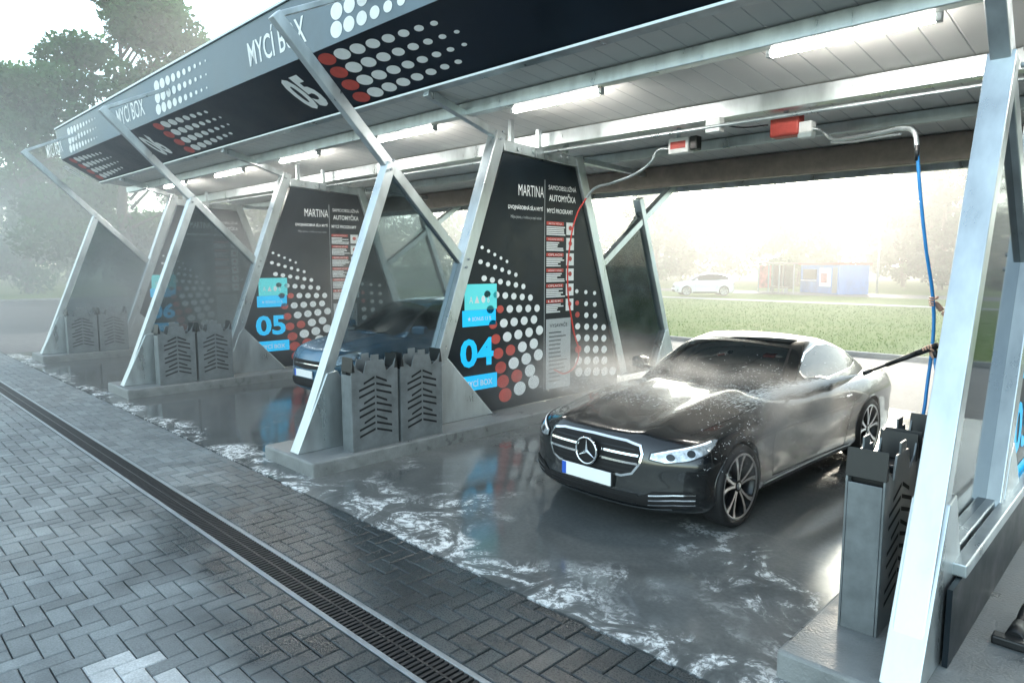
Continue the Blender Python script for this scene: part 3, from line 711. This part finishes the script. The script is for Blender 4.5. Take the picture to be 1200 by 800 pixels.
    decal('rear_plate',[(-.26,.55),(.26,.55),(.26,.66),(-.26,.66)],'rear',M['plate'],.006)
    e.location=loc; e.rotation_euler=(0,0,rz)
    return e
car=build_car('coupe_car',COUPE,M['paint_black'],(-3.42,4.38,0),R(-2.0))
car2=build_car('hatchback_car',HATCH,M['paint_blue'],(-9.62,5.2,0),R(0),'h')
car3=build_car('parked_car',HATCH,M['paint_white'],(-26.5,43.6,-.03),R(-48),'h')

# ------------------------------------------------------------ booms, hoses, lance
b=empty('spray_boom')
box('boom_box',-3.55,-3.22,7.84,8.02,3.60,3.84,M['red'],b,.02); box('boom_box_cap',-3.24,-3.08,7.86,8.0,3.56,3.74,M['white'],b,.02)
cyl('boom_pivot',(-3.4,7.93,3.84),(-3.4,7.93,cz(7.93)-.004),.03,M['steel'],b)
tube('boom_pipe',[(-3.12,7.92,3.66),(-2.98,7.87,3.62),(-2.84,7.8,3.50),(-2.6,7.55,3.44),(-2.1,7.05,3.37),(-1.87,6.82,3.34),(-1.75,6.68,3.27),(-1.70,6.6,3.13)],.02,M['steel'],b)
tube('boom_pipe_low',[(-2.84,7.8,3.46),(-2.6,7.55,3.40),(-2.1,7.05,3.33),(-1.9,6.85,3.30)],.010,M['steel'],b)
tube('boom_hose',[(-1.70,6.6,3.13),(-1.66,6.6,2.8),(-1.59,6.62,2.3),(-1.52,6.66,1.86),(-1.50,6.66,1.6),(-1.51,6.6,1.0),(-1.49,6.5,.72),(-1.42,6.4,.78),(-1.39,6.42,1.1),(-1.43,6.47,1.38)],.014,M['blue_hose'],b)
cyl('hose_swivel',(-1.70,6.6,3.15),(-1.695,6.6,3.02),.018,M['black'],b)
b=empty('spray_boom')
box('boom_box',-5.02,-4.72,8.05,8.2,3.60,3.80,M['white'],b,.02); box('boom_box_label',-4.98,-4.76,8.044,8.049,3.66,3.75,M['red'],b); box('boom_box_end',-4.715,-4.60,8.06,8.19,3.62,3.80,M['black'],b,.02)
cyl('boom_pivot',(-4.9,8.12,3.8),(-4.9,8.12,cz(8.12)-.004),.03,M['steel'],b)
tube('boom_pipe',[(-5.02,8.12,3.68),(-5.2,8.1,3.68),(-5.3,8.1,3.55),(-5.5,8.08,3.42),(-5.9,8.02,3.30),(-6.2,8.0,3.24),(-6.32,7.98,3.12)],.02,M['steel'],b)
tube('boom_hose',[(-6.32,7.98,3.12),(-6.42,7.9,2.9),(-6.48,7.8,2.4),(-6.49,7.78,1.8),(-6.48,7.9,1.2),(-6.46,8.0,.75),(-6.46,7.7,.55),(-6.50,7.5,.62)],.012,M['red_hose'],b)
jb=empty('junction_box',(-4.0,7.40,3.80)); box('jb_case',-.09,.09,-.06,.06,-.14,.02,M['white'],jb,.01); tube('jb_cable',[(.09,0,-.06),(.25,.1,-.1),(.45,.4,-.06)],.008,M['black'],jb)
ln=empty('pressure_lance')
Hn=Vector((-1.51,6.50,1.44)); Nz=Vector((-1.95,6.52,1.205))
dL=(Nz-Hn).normalized()
cyl('lance_tube',Hn+dL*.10,Nz,.011,M['black'],ln); cyl('lance_sleeve',Hn+dL*.06,Hn+dL*.34,.024,M['black'],ln,.018); cyl('nozzle',Nz-dL*.03,Nz+dL*.05,.016,M['black'],ln,.02)
cyl('gun_body',Hn-dL*.10,Hn+dL*.08,.026,M['black'],ln); gdir=Vector((.35,0,-.94)).normalized()
cyl('gun_grip',Hn-dL*.06,Hn-dL*.06+gdir*.13,.02,M['black'],ln)
vn=empty('vacuum_nozzle',(-.50,4.35,.15))
cyl('nozzle_head',(0,-.05,.03),(0,.12,.05),.045,M['black'],vn,.03); tube('nozzle_hose',[(0,.12,.05),(.02,.3,.10),(.10,.5,.04),(.14,.8,.03),(.10,1.2,.03)],.025,M['black'],vn); box('nozzle_mouth',-.09,.09,-.12,-.04,.003,.05,M['black'],vn,.01)
rg=np.random.default_rng(3); sv=[];sf=[]
def drop(p,d,l,w):
    d=d/np.linalg.norm(d); a=np.cross(d,(0,0,1)); a/=np.linalg.norm(a)+1e-9; b_=np.cross(d,a)
    k=len(sv); sv.extend([p-d*l,p+a*w,p-a*.5*w+b_*.86*w,p-a*.5*w-b_*.86*w,p+d*l*.5]); sf.extend([(k,k+1,k+2),(k,k+2,k+3),(k,k+3,k+1),(k+4,k+2,k+1),(k+4,k+3,k+2),(k+4,k+1,k+3)])
nz=np.array(Nz+dL*.05)
for i in range(5200):
    dd=np.array([-.60,-.62+rg.normal(0,.22),-.20+rg.normal(0,.04)]); dd/=np.linalg.norm(dd)
    t=rg.uniform(.0,1)**.6*rg.uniform(.5,1.45); drop(nz+dd*t+rg.normal(0,.006,3)*t,dd,rg.uniform(.010,.045),rg.uniform(.0008,.0021))
for i in range(5000):
    p=np.array([rg.uniform(-4.2,-2.3),rg.uniform(4.6,7.4),1.0+abs(rg.normal(0,.09))])
    if p[0]>-2.6: p[2]-=rg.uniform(0,.5)
    drop(p,np.array([rg.normal(0,1)-.6,rg.normal(0,1)-.6,rg.normal(0,.5)]),rg.uniform(.004,.018),rg.uniform(.001,.0024))
mesh('water_spray',[tuple(p) for p in sv],sf,mat('water_droplets',(.88,.90,.92),.15,0,spec=1.0))

# ------------------------------------------------------------ person
def skinobj(name,chains,m,parent,sub=2):
    v=[];ed=[];rad=[];roots=[]
    for ch in chains:
        prev=None
        for i,it in enumerate(ch):
            if isinstance(it,int): prev=it; continue
            p,r=it; v.append(p); rad.append(r); k=len(v)-1
            if prev is not None: ed.append((prev,k))
            else: roots.append(k)
            prev=k
    me=bpy.data.meshes.new(name); me.from_pydata([tuple(p) for p in v],ed,[]); me.materials.append(m)
    o=bpy.data.objects.new(name,me); link(o,parent); s=o.modifiers.new('sk','SKIN'); s.use_smooth_shade=True
    for i,r in enumerate(rad):
        rr=r if isinstance(r,tuple) else (r,r)
        me.skin_vertices[0].data[i].radius=rr; me.skin_vertices[0].data[i].use_root=i in roots
    ss=o.modifiers.new('ss','SUBSURF'); ss.levels=sub; ss.render_levels=sub
    return o
pe=empty('person')
V=Vector
px,py=-1.18,6.76
body=[ [(V((px,py,.95)),(.155,.11)),(V((px,py,1.10)),(.145,.11)),(V((px-.01,py,1.27)),(.17,.115)),(V((px-.01,py,1.42)),(.15,.10)),(V((px-.01,py,1.50)),.06),(V((px-.02,py,1.56)),.052)] ]
body+= [[3,(V((px-.02,py-.17,1.43)),.065),(V((px-.08,py-.27,1.24)),.050),(V((px-.14,py-.27,1.28)),.042)],
        [3,(V((px-.02,py+.17,1.45)),.065),(V((px-.15,py+.20,1.58)),.050),(V((px-.20,py+.06,1.66)),.042)]]
skinobj('jacket',body,M['cloth'],pe)
skinobj('forearms',[[(V((px-.12,py-.27,1.265)),.037),(V((-1.43,6.51,1.365)),.027)],[(V((px-.18,py+.08,1.645)),.037),(V((-1.46,6.725,1.755)),.027)]],M['skin'],pe)
skinobj('trousers',[[(V((px,py,.98)),(.15,.115)),(V((px,py-.10,.86)),.095),(V((px-.03,py-.13,.48)),.062),(V((px,py-.14,.22)),.055)],[0,(V((px,py+.10,.86)),.095),(V((px-.04,py+.13,.48)),.062),(V((px+.02,py+.15,.22)),.055)]],M['jeans'],pe)
for s in (-1,1): skinobj('shoe',[[(V((px+.05,py+s*.145,.205)),.045),(V((px-.06,py+s*.15,.19)),.045),(V((px-.15,py+s*.16,.18)),.035)]],M['black'],pe)
hc=V((px-.03,py,1.66))
bm=bmesh.new(); bmesh.ops.create_uvsphere(bm,u_segments=24,v_segments=18,radius=.1)
for q in bm.verts:
    c=q.co; c.y*=.78; c.z*=1.18
    if c.z<0: c.x*=1+.25*c.z/.1*.6; c.y*=1+.3*c.z/.12
    if c.x<-.07 and abs(c.y)<.02 and -.035<c.z<.01: c.x-=.022
me=bpy.data.meshes.new('head'); bm.to_mesh(me); bm.free(); me.materials.append(M['skin']); me.polygons.foreach_set('use_smooth',[True]*len(me.polygons)); o=link(bpy.data.objects.new('head',me),pe); o.location=hc
bm=bmesh.new(); bmesh.ops.create_uvsphere(bm,u_segments=24,v_segments=18,radius=.108)
for q in bm.verts: q.co.y*=.80; q.co.z*=1.16
bmesh.ops.delete(bm,geom=[q for q in bm.verts if q.co.z<.02-(q.co.x>.02)*.09 or (q.co.x<-.05 and q.co.z<.065)],context='VERTS')
me=bpy.data.meshes.new('hair'); bm.to_mesh(me); bm.free(); me.materials.append(M['hair']); o=link(bpy.data.objects.new('hair',me),pe); o.location=hc
for s in (-1,1):
    cyl('eye',hc+V((-.088,s*.03,.0)),hc+V((-.094,s*.03,.0)),.009,M['white'],pe); cyl('iris',hc+V((-.0941,s*.03,.0)),hc+V((-.0955,s*.03,.0)),.005,M['black'],pe)
    skinobj('ear',[[(hc+V((.01,s*.078,.015)),.014),(hc+V((.005,s*.080,-.025)),.010)]],M['skin'],pe,1)
cyl('mouth',hc+V((-.074,-.022,-.058)),hc+V((-.074,.022,-.058)),.005,M['red'],pe)
def hand(c,ax,wr,pd,name):
    ax=ax.normalized(); pd=(pd-ax*pd.dot(ax)).normalized(); nd=ax.cross(pd).normalized()
    ch=[]
    ch.append([(wr,.026),(wr*.45+(c-pd*.03+nd*.03)*.55,(.030,.024)),(c-pd*.022+nd*.032,(.036,.020))])
    for i,(o,l) in enumerate(((-.032,.9),(-.011,1.0),(.011,.97),(.031,.8))):
        rr=.027*(.9+.1*l)
        pts=[(c+ax*o-pd*.02+nd*.03,.0105)]
        for a,rd in ((70,.0098),(20,.0092),(-35,.0086),(-85,.0078)):
            pts.append((c+ax*(o*1.02)+nd*rr*math.sin(R(a))+pd*rr*math.cos(R(a))*l,rd))
        ch.append(pts)
    ch.append([(c-pd*.03+nd*.016-ax*.035,.013),(c-pd*.034-nd*.006-ax*.036,.0118),(c-pd*.020-nd*.026-ax*.030,.0105),(c+pd*.004-nd*.030-ax*.022,.009)])
    return skinobj(name,ch,M['skin'],pe,2)
hand(Hn-dL*.02,dL,V((-1.43,6.51,1.365)),V((-.3,-.2,1)),'hand_left')
hand(V((-1.52,6.665,1.84)),V((0.05,0.05,-1)),V((-1.46,6.725,1.755)),V((-.8,-.6,.3)),'hand_right')

# ------------------------------------------------------------ vegetation
def leafmat(name,c1,c2):
    m,nt,b=newmat(name); nt.nodes.remove(b); out=nt.nodes['Material Output']
    p,x,y=geo(nt); n=noise(nt,p,.9,4); at=nt.nodes.new('ShaderNodeAttribute'); at.attribute_name='Col'
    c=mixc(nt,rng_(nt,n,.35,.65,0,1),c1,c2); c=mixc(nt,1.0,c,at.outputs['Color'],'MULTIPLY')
    d=nt.nodes.new('ShaderNodeBsdfDiffuse'); t=nt.nodes.new('ShaderNodeBsdfTranslucent'); nt.links.new(c,d.inputs[0]); nt.links.new(c,t.inputs[0])
    mx=nt.nodes.new('ShaderNodeMixShader'); mx.inputs[0].default_value=.5; nt.links.new(d.outputs[0],mx.inputs[1]); nt.links.new(t.outputs[0],mx.inputs[2]); nt.links.new(mx.outputs[0],out.inputs[0]); return m
ML=[leafmat('leaves_mid',(.045,.12,.05),(.07,.17,.06)),leafmat('leaves_light',(.09,.17,.04),(.13,.23,.055)),leafmat('leaves_dark',(.022,.065,.038),(.038,.10,.05))]
MB=mat('bark',(.09,.075,.06),.9,var=.4,vscale=6,bump=.5,bscale=20)
def colattr(me,sh):
    ca=me.color_attributes.new('Col','FLOAT_COLOR','POINT'); ca.data.foreach_set('color',np.stack([sh,sh,sh,np.ones_like(sh)],1).astype(np.float32).ravel())
def leaves(centers,rads,n,size,seed):
    rg=np.random.default_rng(seed); centers=np.array(centers); rads=np.array(rads)
    w=rads**2; idx=rg.choice(len(centers),n,p=w/w.sum())
    d=rg.normal(size=(n,3)); d/=np.linalg.norm(d,axis=1)[:,None]
    rr=rg.uniform(.35,1.05,n)**.6
    p=centers[idx]+d*(rr*rads[idx])[:,None]*np.array([1,1,.75])
    a=rg.normal(size=(n,3)); a/=np.linalg.norm(a,axis=1)[:,None]; bb=np.cross(a,d); bb/=np.linalg.norm(bb,axis=1)[:,None]+1e-9
    s=size*rg.uniform(.5,1.3,n)[:,None]
    v=np.stack([p-a*s,p+bb*s*.5,p+a*s,p-bb*s*.5],1).reshape(-1,3)
    f=np.arange(n*4).reshape(-1,4)
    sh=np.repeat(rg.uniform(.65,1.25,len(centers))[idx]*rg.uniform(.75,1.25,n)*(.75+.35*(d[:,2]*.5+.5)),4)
    return v,f,sh
def tree(name,loc,H,W,seed,m,n=16000,size=.16,bare=.2):
    rd=random.Random(seed); e=empty(name,loc,rd.uniform(0,6))
    tv=[];tf=[]
    def limb(p,q,r0,r1,n_=7):
        p=V(p);q=V(q); mid=(p+q)/2+V((rd.uniform(-1,1),rd.uniform(-1,1),0))*(q-p).length*.06
        prev=None
        for pt,r in ((p,r0),(mid,(r0+r1)/2),(q,r1)):
            k=len(tv); rot=(q-p).to_track_quat('Z','Y').to_matrix()
            for i in range(n_): a=2*math.pi*i/n_; tv.append(pt+rot@V((r*math.cos(a),r*math.sin(a),0)))
            if prev is not None:
                for i in range(n_): tf.append((prev+i,prev+(i+1)%n_,k+(i+1)%n_,k+i))
            prev=k
    tr=H*.018
    limb((0,0,-.1),(0,0,H*.5),tr,tr*.55,10); limb((0,0,H*.5),(.2,.1,H*.92),tr*.55,.03)
    C=[];Rr=[]
    nl=32
    for i in range(nl):
        h=bare+(1-bare)*((i+.5)/nl)*.97; a=rd.uniform(0,6.28)
        env=(math.sin(min(1,(h-bare)/(1-bare)*1.0+.12)*math.pi)**.55)
        rr=W/2*env*rd.uniform(.45,.95)
        q=V((rr*math.cos(a),rr*math.sin(a),h*H)); limb((0,0,max(bare*.8,h-.12)*H),q,tr*.28,.02,5)
        for j in range(4):
            c=q+V((rd.uniform(-1,1),rd.uniform(-1,1),rd.uniform(-.6,.6)))*W*.11; C.append(c[:]); Rr.append(W*rd.uniform(.07,.14))
        c=q*.55+V((0,0,h*H))*.45; C.append(c[:]); Rr.append(W*rd.uniform(.06,.12))
    mesh('trunk',tv,tf,MB,e,True)
    v,f,sh=leaves(C,Rr,n,size,seed)
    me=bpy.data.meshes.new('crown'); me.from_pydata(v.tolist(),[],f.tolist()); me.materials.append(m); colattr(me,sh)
    link(bpy.data.objects.new('crown',me),e); return e
tree('deciduous_tree',(-50,15.0,-.05),22,13,11,ML[0],42000,.24,.10)
tree('deciduous_tree',(-62,27,-.05),15,10,15,ML[1],18000,.22,.10)
tree('deciduous_tree',(-66,12,-.05),17,13,16,ML[0],20000,.26,.08)
tree('deciduous_tree',(-15.5,70,-.05),14.5,10,21,ML[2],24000,.22,.1)
tree('deciduous_tree',(-9,66,-.05),14,10,22,ML[2],24000,.22,.1)
tree('deciduous_tree',(-29,72,-.05),9,8,23,ML[1],12000,.22,.1)
tree('deciduous_tree',(-20,76,-.05),11,7,24,ML[0],12000,.22,.1)
tree('deciduous_tree',(-42,66,-.05),13,10,25,ML[0],16000,.24,.1)
tree('deciduous_tree',(-2,58,-.05),11,9,26,ML[0],12000,.22,.1)
C=[];Rr=[];rd=random.Random(5)
for i in range(150):
    ang=R(-8+ i*0.82) ; dist=rd.uniform(88,120); x=-dist*math.cos(ang); y=dist*math.sin(ang)
    H=rd.uniform(7,13)
    for j in range(9):
        C.append((x+rd.uniform(-3,3),y+rd.uniform(-3,3),rd.uniform(.12,1)*H)); Rr.append(rd.uniform(1.3,2.8))
v,f,sh=leaves(C,Rr,90000,.42,7)
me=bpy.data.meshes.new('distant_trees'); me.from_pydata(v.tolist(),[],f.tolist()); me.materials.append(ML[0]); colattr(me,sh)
link(bpy.data.objects.new('distant_trees',me))
C=[];Rr=[]
for i in range(26): C.append((-14+i*.9+rd.uniform(-.3,.3),61+rd.uniform(-1,1),rd.uniform(.4,1.3))); Rr.append(rd.uniform(.7,1.2))
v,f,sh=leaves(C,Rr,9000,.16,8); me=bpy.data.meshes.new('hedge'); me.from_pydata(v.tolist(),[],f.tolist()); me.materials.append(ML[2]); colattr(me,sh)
link(bpy.data.objects.new('hedge',me))
n=34000; rg=np.random.default_rng(9); gx=rg.uniform(-30,6,n); gy=17.4+rg.uniform(0,1,n)**1.6*22; gh=rg.uniform(-.04,.01,n); ga=rg.uniform(0,6.28,n); gw=.008+.0003*(gy)
v=np.zeros((n,3,3)); v[:,0]=np.stack([gx-np.cos(ga)*gw,gy-np.sin(ga)*gw,np.full(n,-.06)],1); v[:,1]=np.stack([gx+np.cos(ga)*gw,gy+np.sin(ga)*gw,np.full(n,-.06)],1)
v[:,2]=np.stack([gx+rg.normal(0,.03,n),gy+rg.normal(0,.03,n),gh],1)
me=bpy.data.meshes.new('grass'); me.from_pydata(v.reshape(-1,3).tolist(),[],np.arange(n*3).reshape(-1,3).tolist()); me.materials.append(ML[1])
colattr(me,np.full(n*3,.9)); link(bpy.data.objects.new('grass',me))

# ------------------------------------------------------------ background street furniture
k=empty('kiosk',(-19.5,55.4,0),R(-38))
MK=mat('kiosk_blue',(.02,.18,.50),.5,var=.2,vscale=1.5); MKr=mat('kiosk_graffiti',(.55,.16,.16),.6,var=.5,vscale=2)
box('kiosk_body',-2.6,2.6,-1.2,1.2,-.05,2.15,MK,k,.03); box('kiosk_roof',-2.75,2.75,-1.35,1.35,2.152,2.32,M['red'],k,.03)
box('kiosk_window',-2.2,-.3,-1.215,-1.203,1.0,1.8,M['carglass'],k); box('kiosk_shutter',.1,1.6,-1.22,-1.203,.5,1.9,M['white'],k); box('kiosk_door',1.8,2.4,-1.22,-1.203,.05,1.95,M['steel_dk'],k)
box('kiosk_mural',.3,1.1,-1.226,-1.222,.8,1.5,MKr,k); box('kiosk_counter',-2.2,-.3,-1.4,-1.203,.9,.96,M['white'],k)
s=empty('bus_shelter',(-23.0,53.0,0),R(-38))
for x in (-1.6,0,1.6):
    for y in (-.6,.6): box('post',x-.04,x+.04,y-.04,y+.04,-.05,2.2,M['steel_dk'],s)
box('roof',-1.8,1.8,-.8,.8,2.202,2.32,M['warmbeam'],s,.02); box('back_glass',-1.55,1.55,.61,.63,.3,2.1,M['glass_clear'],s); box('bench',-1.2,1.2,.1,.5,.4,.46,M['warmbeam'],s)
box('bench_leg_a',-1.1,-1.04,.15,.45,-.05,.399,M['steel_dk'],s); box('bench_leg_b',1.04,1.1,.15,.45,-.05,.399,M['steel_dk'],s); box('side_panel',-1.68,-1.64,-.5,.5,.3,2.1,MKr,s)
p=empty('street_lamp',(-16.9,57.3,0)); cyl('pole',(0,0,-.06),(0,0,7.4),.10,M['grey_print'],p,.05); tube('arm',[(0,0,7.3),(-.1,-.3,7.7),(-.3,-1.1,7.85)],.035,M['grey_print'],p); box('lamp_head',-.42,-.18,-1.7,-1.0,7.8,7.92,M['grey_print'],p,.03)

# ------------------------------------------------------------ mist volumes
def volmat(name,dens,col=(.94,.98,1),noisescale=None,an=.2,lo_=.42,hi_=.7,stretch=None):
    m=bpy.data.materials.new(name); m.use_nodes=True; nt=m.node_tree; nt.nodes.clear()
    out=nt.nodes.new('ShaderNodeOutputMaterial'); vs=nt.nodes.new('ShaderNodeVolumeScatter'); vs.inputs['Color'].default_value=(*col,1); vs.inputs['Anisotropy'].default_value=an
    vs.inputs['Density'].default_value=dens
    if noisescale:
        tc=nt.nodes.new('ShaderNodeTexCoord'); ln_=nt.nodes.new('ShaderNodeVectorMath'); ln_.operation='LENGTH'; nt.links.new(tc.outputs['Object'],ln_.inputs[0])
        fl=rng_(nt,ln_.outputs['Value'],.15,1,1,0,smooth=True)
        g=nt.nodes.new('ShaderNodeNewGeometry'); src=g.outputs['Position']
        if stretch:
            mp=nt.nodes.new('ShaderNodeMapping'); mp.inputs['Scale'].default_value=stretch; nt.links.new(src,mp.inputs[0]); src=mp.outputs[0]
        nz=noise(nt,src,noisescale,3,.4)
        d=mth(nt,'MULTIPLY',mth(nt,'MULTIPLY',fl,rng_(nt,nz,lo_,hi_,0,1)),dens); nt.links.new(d,vs.inputs['Density'])
    nt.links.new(vs.outputs[0],out.inputs['Volume']); return m
box('haze',-125,30,11.4,130,-.5,16,volmat('haze_volume',.0085,(1,.97,.93),an=.6))
box('haze',-125,-8,-14,11.38,-.5,7,volmat('haze_volume_near',.014,an=.3))
def mist(c,s,dens,ns,rot=(0,0,0),lo_=.42,hi_=.7,stretch=None,an=.35):
    bm=bmesh.new(); bmesh.ops.create_icosphere(bm,subdivisions=3,radius=1); me=bpy.data.meshes.new('water_mist'); bm.to_mesh(me); bm.free()
    me.materials.append(volmat('mist_volume',dens,(1,1,1),noisescale=ns,lo_=lo_,hi_=hi_,stretch=stretch,an=an)); o=bpy.data.objects.new('water_mist',me); o.location=c; o.scale=s; o.rotation_euler=rot; COL.objects.link(o)
mist((-2.25,5.75,.85),(.40,1.15,.42),5.0,2.4,(R(14),0,R(-4)),.40,.66)
mist((-3.5,5.45,1.10),(1.7,.75,.28),2.2,2.2,(0,R(-2),R(14)),.42,.66,(1,2.2,2.2))
mist((-4.9,6.2,.75),(1.3,2.2,.8),.55,1.0,(0,0,0),.34,.7)
mist((-2.0,8.6,.7),(.9,1.6,.7),.8,1.5,(0,0,0),.38,.66)
mist((-15.0,7.5,1.6),(7,5,2.4),.32,.5,lo_=.30,hi_=.7)

# ------------------------------------------------------------ light, sky, camera
S=V((-.34,.94,0)).normalized(); el=R(15); S=V((S.x*math.cos(el),S.y*math.cos(el),math.sin(el)))
L=bpy.data.lights.new('sun','SUN'); L.energy=4.2; L.angle=R(8); L.color=(1,.87,.72); lo_=bpy.data.objects.new('sun',L); lo_.rotation_euler=S.to_track_quat('Z','Y').to_euler(); COL.objects.link(lo_)
w=bpy.data.worlds.new('World'); scene.world=w; w.use_nodes=True; nt=w.node_tree; bg=nt.nodes['Background']
sk=nt.nodes.new('ShaderNodeTexSky'); sk.sky_type='NISHITA'; sk.sun_disc=False; sk.sun_elevation=el; sk.sun_rotation=math.atan2(S.x,S.y); sk.dust_density=1.2; sk.air_density=1.0
hs=nt.nodes.new('ShaderNodeHueSaturation'); hs.inputs['Saturation'].default_value=.60
tint=nt.nodes.new('ShaderNodeVectorMath'); tint.operation='MULTIPLY'; tint.inputs[1].default_value=(.93,1.02,.98)
nt.links.new(sk.outputs[0],hs.inputs['Color']); nt.links.new(hs.outputs[0],tint.inputs[0]); nt.links.new(tint.outputs[0],bg.inputs[0]); bg.inputs[1].default_value=.76
cam=bpy.data.cameras.new('camera'); cam.lens=24; cam.sensor_width=36; cam.clip_end=3000; cam.clip_start=.05
co=bpy.data.objects.new('camera',cam); co.location=(0,0,2.15); co.rotation_euler=(R(90-6.4),0,R(44.5)); COL.objects.link(co); scene.camera=co
scene.view_settings.view_transform='Standard'; scene.view_settings.look='None'; scene.view_settings.exposure=0
